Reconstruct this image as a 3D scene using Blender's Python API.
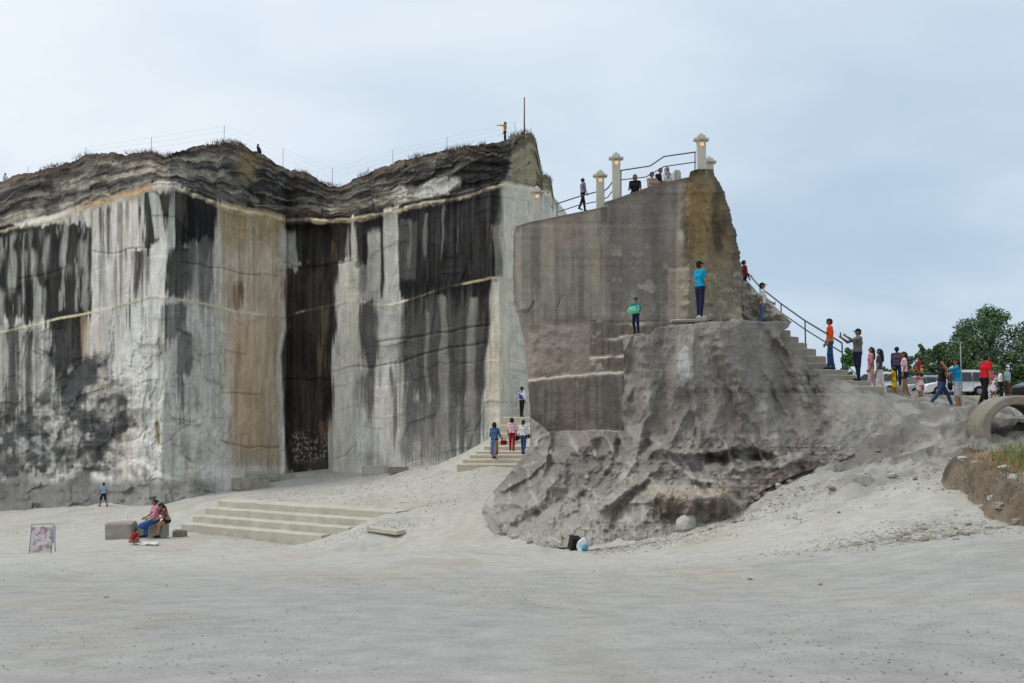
import bpy, bmesh, math, random
import numpy as np
from mathutils import Vector, Matrix

# ---------------------------------------------------------------- scene, camera, light
for o in list(bpy.data.objects): bpy.data.objects.remove(o)
scene = bpy.context.scene
COL = scene.collection
random.seed(7); RNG = np.random.RandomState(11)
W, H = 1024.0, 683.0
PITCH = math.radians(4.25); CAMZ = 1.6; FPX = 35.0/36.0*W
cam_data = bpy.data.cameras.new('camera'); cam = bpy.data.objects.new('camera', cam_data)
COL.objects.link(cam); scene.camera = cam
cam_data.lens = 35.0; cam_data.sensor_width = 36.0; cam_data.clip_start = 0.1; cam_data.clip_end = 6000
cam.location = (0, 0, CAMZ); cam.rotation_euler = (math.radians(90)+PITCH, 0, 0)

SUN_AZ, SUN_EL = math.radians(-88), math.radians(60)      # azimuth from +Y, negative = left
world = bpy.data.worlds.new('World'); scene.world = world; world.use_nodes = True
nt = world.node_tree; nt.nodes.clear()
def N(t, **k):
    n = nt.nodes.new(t)
    for a, b in k.items(): setattr(n, a, b)
    return n
sky = N('ShaderNodeTexSky', sky_type='NISHITA', sun_disc=False, sun_elevation=SUN_EL, sun_rotation=SUN_AZ,
        air_density=1.0, dust_density=2.0, ozone_density=1.5)
skys = N('ShaderNodeVectorMath', operation='SCALE'); skys.inputs['Scale'].default_value = 0.10
nt.links.new(sky.outputs[0], skys.inputs[0])
tc = N('ShaderNodeTexCoord')
# cloud deck: direction projected on a plane overhead so that banks flatten towards the horizon
sep = N('ShaderNodeSeparateXYZ'); nt.links.new(tc.outputs['Generated'], sep.inputs[0])
zc = N('ShaderNodeMath', operation='ABSOLUTE'); nt.links.new(sep.outputs['Z'], zc.inputs[0])
za = N('ShaderNodeMath', operation='ADD'); nt.links.new(zc.outputs[0], za.inputs[0]); za.inputs[1].default_value = 0.35
dv = N('ShaderNodeVectorMath', operation='DIVIDE'); nt.links.new(tc.outputs['Generated'], dv.inputs[0])
cmb = N('ShaderNodeCombineXYZ')
for i in range(3): nt.links.new(za.outputs[0], cmb.inputs[i])
nt.links.new(cmb.outputs[0], dv.inputs[1])
cn = N('ShaderNodeTexNoise'); cn.inputs['Scale'].default_value = 1.9; cn.inputs['Detail'].default_value = 5; cn.inputs['Roughness'].default_value = 0.5
cn.inputs['Distortion'].default_value = 0.25
mpn = N('ShaderNodeMapping'); mpn.inputs['Location'].default_value = (3.1, 1.7, 0.4); mpn.inputs['Scale'].default_value = (1.0, 1.2, 1.4)
nt.links.new(dv.outputs[0], mpn.inputs[0]); nt.links.new(mpn.outputs[0], cn.inputs['Vector'])
cr = N('ShaderNodeMapRange', interpolation_type='SMOOTHSTEP')
cr.inputs['From Min'].default_value = 0.30; cr.inputs['From Max'].default_value = 0.70
nt.links.new(cn.outputs['Fac'], cr.inputs['Value'])
# thin cloud is brighter towards the veiled sun
sd = (math.sin(SUN_AZ)*math.cos(SUN_EL), math.cos(SUN_AZ)*math.cos(SUN_EL), math.sin(SUN_EL))
dt = N('ShaderNodeVectorMath', operation='DOT_PRODUCT'); nt.links.new(tc.outputs['Generated'], dt.inputs[0]); dt.inputs[1].default_value = sd
gl = N('ShaderNodeMapRange', interpolation_type='SMOOTHSTEP'); gl.inputs['From Min'].default_value = -0.05; gl.inputs['From Max'].default_value = 0.66
nt.links.new(dt.outputs['Value'], gl.inputs['Value'])
c_dark = N('ShaderNodeMix', data_type='RGBA'); c_dark.inputs['A'].default_value = (0.48, 0.62, 0.77, 1); c_dark.inputs['B'].default_value = (0.80, 0.89, 0.98, 1)
c_lite = N('ShaderNodeMix', data_type='RGBA'); c_lite.inputs['A'].default_value = (0.65, 0.77, 0.89, 1); c_lite.inputs['B'].default_value = (0.95, 1.0, 1.05, 1)
for m in (c_dark, c_lite): nt.links.new(gl.outputs[0], m.inputs['Factor'])
c_mix = N('ShaderNodeMix', data_type='RGBA')
nt.links.new(cr.outputs[0], c_mix.inputs['Factor']); nt.links.new(c_dark.outputs['Result'], c_mix.inputs['A']); nt.links.new(c_lite.outputs['Result'], c_mix.inputs['B'])
fin = N('ShaderNodeMix', data_type='RGBA'); fin.inputs['Factor'].default_value = 0.93
nt.links.new(skys.outputs[0], fin.inputs['A']); nt.links.new(c_mix.outputs['Result'], fin.inputs['B'])
bg = N('ShaderNodeBackground'); bg.inputs['Strength'].default_value = 1.0
nt.links.new(fin.outputs['Result'], bg.inputs['Color'])
wo = N('ShaderNodeOutputWorld'); nt.links.new(bg.outputs[0], wo.inputs[0])

sun_d = bpy.data.lights.new('sun', 'SUN'); sun = bpy.data.objects.new('sun', sun_d); COL.objects.link(sun)
sun_d.energy = 1.4; sun_d.angle = math.radians(14); sun_d.color = (1.0, 0.96, 0.90)
sun.rotation_euler = Vector(sd).to_track_quat('Z', 'Y').to_euler(); sun.location = (-30, 0, 40)
vs = scene.view_settings; vs.view_transform = 'Standard'; vs.look = 'None'; vs.exposure = 0.0; vs.gamma = 1.0; vs.use_curve_mapping = False
EV = 0.66                                                  # share of white that upright faces receive under this sky

# ---------------------------------------------------------------- helpers
def U(px, py, d):
    """point on the ground plan at world depth Y=d seen along a pixel's ray (arrays or scalars)"""
    a = (np.asarray(px, float)-W/2)/FPX; b = (H/2-np.asarray(py, float))/FPX
    dy = math.cos(PITCH)-b*math.sin(PITCH); dz = math.sin(PITCH)+b*math.cos(PITCH)
    t = d/dy
    return a*t, np.broadcast_to(np.asarray(d, float), np.shape(t)) if np.ndim(t) else float(d), CAMZ+dz*t
def UV(px, py, d):
    x, y, z = U(px, py, d); return Vector((float(x), float(y), float(z)))

def _hash(ix, iy, iz, seed):
    h = (ix.astype(np.uint32)*np.uint32(374761393) + iy.astype(np.uint32)*np.uint32(668265263) + iz.astype(np.uint32)*np.uint32(2147483647) + np.uint32((seed*1274126177) & 0xffffffff))
    h = (h ^ (h >> np.uint32(13)))*np.uint32(1274126177)
    h = (h ^ (h >> np.uint32(15)))*np.uint32(2246822519)
    h = h ^ (h >> np.uint32(16))
    return h.astype(np.float32)/np.float32(2147483648.0)-1.0
def noise(x, y, z=0.0, seed=0):
    x, y, z = np.broadcast_arrays(np.asarray(x, np.float32), np.asarray(y, np.float32), np.asarray(z, np.float32))
    fx, fy, fz = np.floor(x), np.floor(y), np.floor(z)
    ux, uy, uz = x-fx, y-fy, z-fz
    ux = ux*ux*ux*(ux*(ux*6-15)+10); uy = uy*uy*uy*(uy*(uy*6-15)+10); uz = uz*uz*uz*(uz*(uz*6-15)+10)
    ix, iy, iz = fx.astype(np.int64), fy.astype(np.int64), fz.astype(np.int64)
    r = 0
    for a in (0, 1):
        wa = ux if a else 1-ux
        for b in (0, 1):
            wb = uy if b else 1-uy
            for c in (0, 1):
                wc = uz if c else 1-uz
                r = r + wa*wb*wc*_hash(ix+a, iy+b, iz+c, seed)
    return r
def fbm(x, y, z=0.0, seed=0, oct=4, gain=0.5):
    r, a, s = 0, 1.0, 0.0
    for i in range(oct):
        f = 2.03**i
        r = r + a*noise(np.asarray(x)*f+i*7.1, np.asarray(y)*f+i*3.7, np.asarray(z)*f, seed+i*13); s += a; a *= gain
    return r/s
def ridged(x, y, z=0.0, seed=0, oct=4):
    r, a, s = 0, 1.0, 0.0
    for i in range(oct):
        f = 2.1**i
        r = r + a*(1-2*np.abs(noise(np.asarray(x)*f, np.asarray(y)*f, np.asarray(z)*f, seed+i*17))); s += a; a *= 0.5
    return r/s
def sstep(a, b, x):
    t = np.clip((x-a)/(b-a), 0, 1); return t*t*(3-2*t)
def lin(c):
    c = np.asarray(c, float)/255.0
    return np.where(c <= 0.04045, c/12.92, ((c+0.055)/1.055)**2.4)
def alb(c, e=EV): return np.minimum(lin(c)/e, 0.82)

class TPS:
    def __init__(s, P, v, smooth=0.0):
        s.P = np.asarray(P, float); n = len(P); K = s.k(s.P, s.P)+np.eye(n)*smooth
        A = np.zeros((n+3, n+3)); A[:n, :n] = K; A[:n, n] = 1; A[:n, n+1:] = s.P; A[n:, :n] = A[:n, n:].T
        s.w = np.linalg.solve(A, np.r_[np.asarray(v, float), 0, 0, 0])
    def k(s, A, B):
        d2 = ((A[:, None, :]-B[None])**2).sum(-1); return 0.5*d2*np.log(d2+1e-9)
    def __call__(s, x, y):
        Q = np.stack([np.ravel(x), np.ravel(y)], 1).astype(float); out = np.empty(len(Q)); n = len(s.P)
        for i in range(0, len(Q), 40000):
            q = Q[i:i+40000]; out[i:i+40000] = s.k(q, s.P)@s.w[:n]+s.w[n]+q@s.w[n+1:]
        return out.reshape(np.shape(x))

def raw_mesh(name, V, F, smooth=True, col=None, mats=None, fmat=None):
    V = np.asarray(V, np.float32); F = np.asarray(F, np.int32); k = F.shape[1]
    me = bpy.data.meshes.new(name)
    me.vertices.add(len(V)); me.vertices.foreach_set('co', V.ravel())
    me.loops.add(F.size); me.loops.foreach_set('vertex_index', F.ravel())
    me.polygons.add(len(F)); me.polygons.foreach_set('loop_start', np.arange(0, F.size, k, dtype=np.int32))
    if fmat is not None: me.polygons.foreach_set('material_index', np.asarray(fmat, np.int32))
    me.update(calc_edges=True)
    me.polygons.foreach_set('use_smooth', np.full(len(F), smooth, bool))
    if col is not None:
        ca = me.color_attributes.new('Col', 'FLOAT_COLOR', 'POINT')
        rgba = np.ones((len(V), 4), np.float32); rgba[:, :3] = col; ca.data.foreach_set('color', rgba.ravel())
    for m in (mats or []): me.materials.append(m)
    return me
def grid_faces(nr, nc, off=0):
    i = np.arange(nr-1)[:, None]*nc+np.arange(nc-1)[None]+off
    return np.stack([i, i+1, i+nc+1, i+nc], -1).reshape(-1, 4)
def link(name, me, parent=None):
    o = bpy.data.objects.new(name, me); COL.objects.link(o)
    if parent is not None: o.parent = parent
    return o
def empty(name, loc=(0, 0, 0), rz=0.0):
    o = bpy.data.objects.new(name, None); COL.objects.link(o); o.location = loc; o.rotation_euler = (0, 0, rz); o.empty_display_size = 0.2
    return o
def tag(o, label=None, cat=None, group=None, kind=None):
    if label: o['label'] = label
    if cat: o['category'] = cat
    if group: o['group'] = group
    if kind: o['kind'] = kind
    return o

class MB:
    """collects simple shapes into ONE mesh"""
    def __init__(s): s.v = []; s.f = []
    def add(s, v, f):
        o = len(s.v); s.v += [tuple(p) for p in v]; s.f += [tuple(i+o for i in q) for q in f]; return s
    def box(s, c, sz, rz=0, rx=0, ry=0):
        x, y, z = [k/2 for k in sz]; R = Matrix.Rotation(rz, 3, 'Z')@Matrix.Rotation(ry, 3, 'Y')@Matrix.Rotation(rx, 3, 'X')
        v = [Vector(c)+R@Vector((a*x, b*y, d*z)) for d in (-1, 1) for b in (-1, 1) for a in (-1, 1)]
        return s.add(v, [(0, 2, 3, 1), (4, 5, 7, 6), (0, 1, 5, 4), (2, 6, 7, 3), (0, 4, 6, 2), (1, 3, 7, 5)])
    def tube(s, pts, r, n=6, r2=None, cap=True):
        pts = [Vector(p) for p in pts]; m = len(pts); rings = []
        for i, p in enumerate(pts):
            t = (pts[min(i+1, m-1)]-pts[max(i-1, 0)]).normalized()
            a = t.cross(Vector((0, 0, 1)));
            if a.length < 1e-3: a = t.cross(Vector((0, 1, 0)))
            a.normalize(); b = t.cross(a); rr = r if r2 is None else r+(r2-r)*i/(m-1)
            rings.append([p+(a*math.cos(2*math.pi*k/n)+b*math.sin(2*math.pi*k/n))*rr for k in range(n)])
        v = [q for g in rings for q in g]
        f = [(i*n+k, i*n+(k+1) % n, (i+1)*n+(k+1) % n, (i+1)*n+k) for i in range(m-1) for k in range(n)]
        if cap: f += [tuple(range(n))[::-1], tuple((m-1)*n+k for k in range(n))]
        return s.add(v, f)
    def lathe(s, prof, c=(0, 0, 0), n=16, axis='Z'):
        v = []; c = Vector(c)
        for r, z in prof:
            for k in range(n):
                a = 2*math.pi*k/n; p = Vector((r*math.cos(a), r*math.sin(a), z))
                if axis == 'Y': p = Vector((p.x, p.z, p.y))
                v.append(c+p)
        m = len(prof); f = [(i*n+k, i*n+(k+1) % n, (i+1)*n+(k+1) % n, (i+1)*n+k) for i in range(m-1) for k in range(n)]
        return s.add(v, f)
    def build(s, name, mat, parent=None, smooth=False, bevel=0):
        me = bpy.data.meshes.new(name); me.from_pydata([tuple(p) for p in s.v], [], s.f); me.materials.append(mat)
        bm = bmesh.new(); bm.from_mesh(me); bmesh.ops.recalc_face_normals(bm, faces=bm.faces)
        if bevel: bmesh.ops.bevel(bm, geom=list(bm.edges), offset=bevel, segments=2, affect='EDGES', clamp_overlap=True)
        bm.to_mesh(me); bm.free()
        if smooth: me.polygons.foreach_set('use_smooth', np.full(len(me.polygons), True))
        return link(name, me, parent)

# ---------------------------------------------------------------- materials
MATS = {}
def mat_new(name):
    m = bpy.data.materials.new(name); m.use_nodes = True; return m, m.node_tree, m.node_tree.nodes['Principled BSDF']
def ND(t, typ, **k):
    n = t.nodes.new(typ)
    for a, b in k.items(): setattr(n, a, b)
    return n
def plain(name, rgb, rough=0.8, var=0.12, scale=8.0, bump=0.0, metal=0.0, emit=None, estr=0.0, spec=0.3):
    if name in MATS: return MATS[name]
    m, t, p = mat_new(name); rgb = tuple(float(q) for q in rgb)
    co = ND(t, 'ShaderNodeTexCoord'); nz = ND(t, 'ShaderNodeTexNoise'); nz.inputs['Scale'].default_value = scale; nz.inputs['Detail'].default_value = 5
    t.links.new(co.outputs['Object'], nz.inputs['Vector'])
    mx = ND(t, 'ShaderNodeMix', data_type='RGBA'); mx.inputs['A'].default_value = tuple(q*(1-var) for q in rgb)+(1,); mx.inputs['B'].default_value = tuple(min(1, q*(1+var)) for q in rgb)+(1,)
    t.links.new(nz.outputs['Fac'], mx.inputs['Factor']); t.links.new(mx.outputs['Result'], p.inputs['Base Color'])
    p.inputs['Roughness'].default_value = rough; p.inputs['Metallic'].default_value = metal; p.inputs['Specular IOR Level'].default_value = spec
    if bump:
        b = ND(t, 'ShaderNodeBump'); b.inputs['Strength'].default_value = bump; b.inputs['Distance'].default_value = 0.05
        t.links.new(nz.outputs['Fac'], b.inputs['Height']); t.links.new(b.outputs[0], p.inputs['Normal'])
    if emit: p.inputs['Emission Color'].default_value = tuple(emit)+(1,); p.inputs['Emission Strength'].default_value = estr
    MATS[name] = m; return m
def rock_mat(name, sc=(1, 1, 1), f1=1.2, f2=9.0, amt=0.35, bump=0.6, dist=0.12, dust=False):
    m, t, p = mat_new(name)
    at = ND(t, 'ShaderNodeAttribute', attribute_name='Col')
    co = ND(t, 'ShaderNodeTexCoord'); mp = ND(t, 'ShaderNodeMapping'); mp.inputs['Scale'].default_value = sc
    t.links.new(co.outputs['Object'], mp.inputs[0])
    n1 = ND(t, 'ShaderNodeTexNoise'); n1.inputs['Scale'].default_value = f1; n1.inputs['Detail'].default_value = 8; n1.inputs['Roughness'].default_value = 0.62
    t.links.new(mp.outputs[0], n1.inputs['Vector'])
    n2 = ND(t, 'ShaderNodeTexNoise'); n2.inputs['Scale'].default_value = f2; n2.inputs['Detail'].default_value = 6; n2.inputs['Roughness'].default_value = 0.7
    t.links.new(co.outputs['Object'], n2.inputs['Vector'])
    ad = ND(t, 'ShaderNodeMath', operation='ADD'); t.links.new(n1.outputs['Fac'], ad.inputs[0]); t.links.new(n2.outputs['Fac'], ad.inputs[1])
    mr = ND(t, 'ShaderNodeMapRange'); mr.inputs['From Min'].default_value = 0.65; mr.inputs['From Max'].default_value = 1.35
    mr.inputs['To Min'].default_value = 1-amt; mr.inputs['To Max'].default_value = 1+amt; mr.clamp = True
    t.links.new(ad.outputs[0], mr.inputs['Value'])
    vm = ND(t, 'ShaderNodeVectorMath', operation='SCALE'); t.links.new(at.outputs['Color'], vm.inputs[0]); t.links.new(mr.outputs[0], vm.inputs['Scale'])
    t.links.new(vm.outputs[0], p.inputs['Base Color'])
    b = ND(t, 'ShaderNodeBump'); b.inputs['Strength'].default_value = bump; b.inputs['Distance'].default_value = dist
    t.links.new(ad.outputs[0], b.inputs['Height']); t.links.new(b.outputs[0], p.inputs['Normal'])
    p.inputs['Roughness'].default_value = 0.95; p.inputs['Specular IOR Level'].default_value = 0.15
    return m
M_CLIFF = rock_mat('cliff_rock', sc=(1, 1, 0.45), f1=1.9, f2=9.0, amt=0.30, bump=0.8, dist=0.12)
M_CROP = rock_mat('outcrop_rock', sc=(1, 1, 0.7), f1=2.6, f2=16.0, amt=0.28, bump=0.6, dist=0.07)
M_GROUND = rock_mat('quarry_dust', f1=2.6, f2=34.0, amt=0.26, bump=0.45, dist=0.025)
M_BANK = rock_mat('bank_soil', f1=4.0, f2=22.0, amt=0.35, bump=0.8, dist=0.06)
M_CONC = plain('weathered_concrete', alb((128, 123, 112), 0.66), 0.9, 0.45, 2.6, 0.5)
M_STEP = plain('step_concrete', alb((150, 146, 133), 0.62), 0.92, 0.32, 2.2, 0.5)
M_STONE = plain('pale_limestone', alb((150, 148, 140), 0.7), 0.92, 0.25, 6.0, 0.6)
M_STONE_B = plain('brownish_stone', alb((120, 112, 100), 0.7), 0.92, 0.28, 6.0, 0.6)
M_STAIR = plain('cut_stone_stair', alb((128, 122, 110), 0.62), 0.92, 0.28, 4.0, 0.5)
M_POST = plain('lamp_post_concrete', alb((165, 160, 150), 0.66), 0.85, 0.14, 9.0, 0.2)
M_STEEL = plain('painted_steel_grey', (0.05, 0.065, 0.07), 0.5, 0.15, 20.0)
M_WIRE = plain('thin_grey_wire', (0.30, 0.31, 0.32), 0.6)
M_LAMP = plain('lit_lamp_glass', (0.9, 0.6, 0.3), 0.4, emit=(1.0, 0.55, 0.2), estr=0.42)

# ---------------------------------------------------------------- ground
GP = [  # px, py, depth
 (100,683,5.9),(512,683,5.9),(900,683,5.9),(-300,683,5.9),(1300,683,5.9),
 (100,615,10),(512,613,10),(900,608,10),(200,581,15),(512,579,15.2),(800,572,15),(30,565,20),(250,564.5,20.3),(500,562,20),
 (100,556,26),(300,553,26),(450,552,26),(40,553,30),
 (30,545,35),(150,540,36.5),(180,531,40),(250,545,36),(300,544.5,36.6),(326,537.5,36.0),(358,528.5,35.5),(390,520,35.2),(400,546,33),
 (110,522,45),(40,525,48),(103,507,57),(60,507,63),(0,512,68),(-60,516,78),(175,504,56),(215,494,60),(260,483,64),(290,476,66.5),(330,474,66),(365,474.5,64),(420,469,61.5),(458,464,60),
 (222,500,44),(300,501,45),(371,520,35.5),(400,524,35),(440,500,41),(400,482,50),(480,512,34),(500,480,42),(470,470,47),
 (490,468,46.3),(520,458,49),(522,422,55),(545,412,60),(530,470,46),(560,470,42),
 (580,548,27.5),(620,562,20.5),(700,538,25),(640,575,16),(800,531,22),(780,492,26.5),(900,541,18.5),(1000,540,15.5),(1000,600,9.3),
 (740,505,27),(860,470,26.5),(940,481,23.5),(885,445,28.6),(930,425,30),(850,452,28.4),(985,403,32.5),(957,409,33.5),(915,397,36),(890,392,36),(1010,430,27.3),(1035,428,27.5),
 (940,397,62),(870,396,66),(1010,396,60),(1100,400,60),(900,398,46),(960,402,46),(1040,403,46),(860,396,42),(1060,410,33),(955,396,69),(869,396,67),(921,397,76),(905,400,33),(905,425,29.5),(1100,470,26),(1150,540,15)]
GX = []; GZ = []
for a, b, d in GP:
    x, y, z = U(a, b, d); GX.append((float(x), d)); GZ.append(float(z))
for x, y, z in [(-60,30,-3.5),(-60,70,-6),(-45,10,-1),(40,30,2),(50,70,3),(30,90,3),(45,100,3.1),(20,100,3.1),(-10,95,-1),(-50,100,-5),(10,92,3),(25,5,0.4),(-20,-10,0.8),(0,-15,1.0),(20,-15,1.0),(2,40,-0.8),(7,41,1.2),(5,48,0.5)]:
    GX.append((x, y)); GZ.append(z)
_gt = TPS(GX, GZ, 0.02)
def ground_z(x, y, detail=True):
    x = np.asarray(x, float); y = np.asarray(y, float)
    z = _gt(np.clip(x, -70, 60), np.clip(y, -25, 105))
    out = np.hypot(np.maximum(np.abs(x+5)-65, 0), np.maximum(np.maximum(y-105, -25-y), 0))
    far = np.where(y > 50, 3.2, 0.5)
    z = z+(far-z)*sstep(0, 40, out)
    if detail:
        rough = sstep(4, 9, x)*sstep(20, 27, y)*(1-sstep(38, 45, y))
        z = z+0.035*fbm(x*0.3, y*0.3, 0, 3, 4)+0.018*fbm(x*2.1, y*2.1, 0, 5, 3)*(1-sstep(60, 90, y))
        z = z+rough*(0.16*ridged(x*0.40+0.25*y, y*0.75-.3*x, 0, 9, 5)+0.15*ridged(x*1.5+.3*y, y*2.9-x*.6, 0, 10, 5)+.13*np.floor(2.6*fbm(x*.6+.2*y, y*1.1-.3*x, 0, 14, 4)+.5)+.05*fbm(x*3.1, y*3.1, 0, 7, 3)-0.12)
        z = z+0.10*sstep(38, 46, y)*(1-sstep(66, 76, y))*fbm(x*0.5, y*0.4, 0, 21, 4)
    return z
def gz(x, y): return float(ground_z(np.array([x]), np.array([y]))[0])
def axis(dense, lo, hi, g=1.18):
    a = list(dense); s = a[-1]-a[-2]
    while a[-1] < hi: s = min(s*g, 120); a.append(a[-1]+s)
    s = a[1]-a[0]
    while a[0] > lo: s = min(s*g, 120); a.insert(0, a[0]-s)
    return np.array(a)
yd = [4.0]
while yd[-1] < 76: yd.append(yd[-1]+max(0.06, 0.006*yd[-1]))
gxa = axis(np.arange(-40, 24, 0.16), -1600, 1600); gya = axis(yd, -300, 2600)
GXX, GYY = np.meshgrid(gxa, gya)
GZZ = ground_z(GXX, GYY)
gn = fbm(GXX*0.12, GYY*0.12, 0, 31, 4); gn2 = fbm(GXX*0.6, GYY*0.25, 0, 33, 4); gn3 = fbm(GXX*0.7, GYY*0.55, 0, 35, 5)
EG = 1.13
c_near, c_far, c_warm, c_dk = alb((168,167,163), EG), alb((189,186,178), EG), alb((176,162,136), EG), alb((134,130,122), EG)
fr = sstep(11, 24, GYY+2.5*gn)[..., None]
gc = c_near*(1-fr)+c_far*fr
w = (0.34*sstep(0.02, 0.6, gn2))[..., None]; gc = gc*(1-w)+c_warm*w
w = (0.20*sstep(0.1, 0.5, gn3))[..., None]; gc = gc*(1-w)+c_dk*w
rt = (sstep(5, 9, GXX)*sstep(22, 28, GYY)*(0.55+0.45*sstep(-0.2, 0.4, gn2)))[..., None]; gc = gc*(1-rt*0.85)+alb((124,119,111), EG)*rt*0.85
rs = (sstep(5, 9, GXX)*sstep(22, 28, GYY)*(1-sstep(36, 42, GYY))*sstep(.05, .5, ridged(GXX*.5+.25*GYY, GYY*1.1-.4*GXX, 0, 37, 4)))[..., None]; gc = gc*(1-rs*.6)+alb((92,88,82), EG)*rs*.6
pk = (sstep(44, 60, GYY)*sstep(8, 14, GXX))[..., None]; gc = gc*(1-pk)+alb((150,142,120), EG)*pk
fw = sstep(95, 140, GYY)[..., None]; gc = gc*(1-fw)+alb((80,92,60), EG)*fw
gc = np.minimum(gc*np.array([1.0, .995, .985]), .8)
for cx_, cy_, rr_, s_ in [(-4,30,17.5,1),(-3.5,30.5,19.3,1),(14,-3,14.5,1),(14,-3,16.2,1),(-16,4,17,.7),(-16,4,18.7,.7)]:
    dd_ = np.hypot(GXX-cx_, (GYY-cy_)*1.25)-rr_+.25*gn; tm = (s_*np.exp(-(dd_/.16)**2)*(GYY < 26)*np.clip(.6+gn2, 0, 1))[..., None]; gc = gc*(1-.10*tm); GZZ = GZZ-.012*tm[..., 0]
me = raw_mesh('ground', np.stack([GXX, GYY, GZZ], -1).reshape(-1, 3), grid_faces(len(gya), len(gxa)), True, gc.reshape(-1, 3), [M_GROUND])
me.polygons.foreach_set('use_smooth', ~((GXX > 6.2)&(GYY > 24.5)&(GYY < 40)&(GXX < 24)&(gn2+.5*gn > -.25))[:-1, :-1].reshape(-1))
tag(link('ground', me), kind='structure')

# ---------------------------------------------------------------- the big quarried cliff
def P(*a): return np.array(a, float).reshape(-1, 2)
def ip(x, pts): return np.interp(x, pts[:, 0], pts[:, 1])
RIM = P(-240,225,-60,195,0,182,20,175,50,168,70,163,85,155,105,153,115,151,130,155,150,153,165,157,185,150,195,146,215,144,228,142,240,144,250,150,262,155,275,163,290,169,310,175,325,184,340,186,355,178,375,170,392,164,410,158,418,157,430,152,450,151,470,146,490,144,505,139,520,134,531,132,536,140,540,158,543,175,548,177,552,182,553.5,195,560,205,580,230,640,300)
BAND1 = P(-240,290,-60,246,0,231,40,222,75,212,100,203,130,195,160,186,175,187,200,197,230,207,260,214,285,219,330,220,345,219,375,215,420,204,470,196,504,184,512,186,531,190,560,200,640,310)
BAND2 = P(-240,350,-60,340,0,332,30,325,60,318,80,315,95,312,150,298,165,297,200,303,240,312,285,317,300,312,330,305,355,300,370,305,385,305,400,302,410,299,450,287,490,278,512,280,560,290,640,330)
PLAN = [(-92,112),(-38.6,75),(-21.0,60),(-15.7,68.6),(-12.15,67.6),(-9.9,65.3),(-0.72,59.5),(2.6,69),(9,88)]
_pm = np.array([x/y for x, y in PLAN]); _pi = np.array([1/y for x, y in PLAN])
def plan_depth(px, py):
    a = (px-W/2)/FPX; b = (H/2-py)/FPX
    m = a/(math.cos(PITCH)-b*math.sin(PITCH)); return 1/np.interp(m, _pm, _pi)
cpx = np.concatenate([np.arange(-240, -30, 5.0), np.arange(-30, 600, 0.9)])
nR = 400
cX = np.repeat(cpx[None], nR, 0)
rim = ip(cpx, RIM)+2.6*fbm(cpx*0.09, 0, 0, 41, 5)+0.9*noise(cpx*0.55, 0, 0, 42)
base = np.interp(cpx, [-240,0,100,180,230,300,460,520,600], [560,545,535,528,512,496,486,480,470])
tt = np.linspace(0, 1, nR)[:, None]
cY = rim[None]+(base-rim)[None]*tt
bth = 0.55+0.75*noise(cX*0.06, 0, 0, 65)+0.35*noise(cX*0.3, 0, 0, 66); b1 = ip(cX, BAND1)+1.8*fbm(cX*0.10, 0, 0, 43, 5); b2 = ip(cX, BAND2)+0.8*fbm(cX*0.06, 0, 0, 44, 3)
D = plan_depth(cX, cY)
s_up = np.clip((b1-cY)/np.maximum(b1-rim[None], 6), 0, 1)           # 0 at band, 1 at rim
# upper strata: stepped back ledges
fx_ = cX+6*noise(cY*.06, .5, 0, 13); warp = 0.12*fbm(cX*0.02, cY*0.02, 0, 45, 3)+.07*noise(np.floor(fx_/31)*1.9, .5, 0, 12)+.035*noise(np.floor(fx_/11)*2.3, .5, 0, 11)
lay = (s_up+1.5*warp)*4.6+0.45*fbm(cX*0.05, cY*0.04, 0, 46, 4)
fl = np.floor(lay); fr_ = lay-fl
jut = noise(fl*3.7, cX*0.012, 0.5, 47)
up = sstep(0.0, 0.05, s_up)
D = D+up*(0.35+1.1*s_up+0.42*jut-0.26*sstep(0.55, 0.95, fr_)+0.20*fbm(cX*0.03, cY*0.05, 0, 59, 4)+0.05*ridged(cX*0.2, cY*0.12, 0, 60, 3))
lay2 = s_up*15+1.6*warp*10+0.6*fbm(cX*0.05, cY*0.04, 0, 48, 3); D = D+up*0.10*noise(np.floor(lay2)*5.1, cX*0.03, 2.5, 49)
f2_ = np.floor(lay2); bkx = np.floor(cX/9.0+0.9*f2_+0.8*noise(cX*0.06, f2_, 0, 37)); blkn = noise(bkx*1.37, f2_*2.3, 0.5, 38)
D = D+up*(0.10*blkn+0.04*np.clip(noise(np.floor(cX/3.5+.5*f2_)*1.7, f2_*.9, .5, 39), 0, 1))
# the band itself juts out a little
D = D-0.22*np.clip(bth, 0.1, 1.5)*np.exp(-((cY-b1-1)/2.6)**2)-0.05*np.exp(-((cY-b2)/1.6)**2)
# sawn lower faces: broad waviness, horizontal cut lines, shallow slabs
dn = 1-up
D = D+dn*(0.13*fbm(cX*0.02, cY*0.006, 0, 51, 3)+0.05*fbm(cX*0.15, cY*0.08, 0, 52, 5))
sp1 = fbm(cX*0.022+0.4*noise(cX*.05, cY*.05, 0, 26), cY*0.018, 0, 25, 4); sp2 = fbm(cX*0.05, cY*0.035, 0, 24, 4); lowc = sstep(300, 340, cY)*(1-sstep(215, 240, cX))
D = D+dn*(0.05*sstep(.10, .14, sp1)+lowc*(0.12*sstep(.16, .18, sp2)-0.14*sstep(.14, .17, -sp2)-.22*sstep(.22, .25, -sp1)))
cell = noise(np.floor(cX/23+0.6*noise(0, cY*0.02, 0, 8)), np.floor((cY-b2)/41), 0.5, 53); D = D+dn*0.09*cell
D = D+dn*0.012*noise(0.5, (cY-b2)*0.35, cX*0.006, 54)
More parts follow.
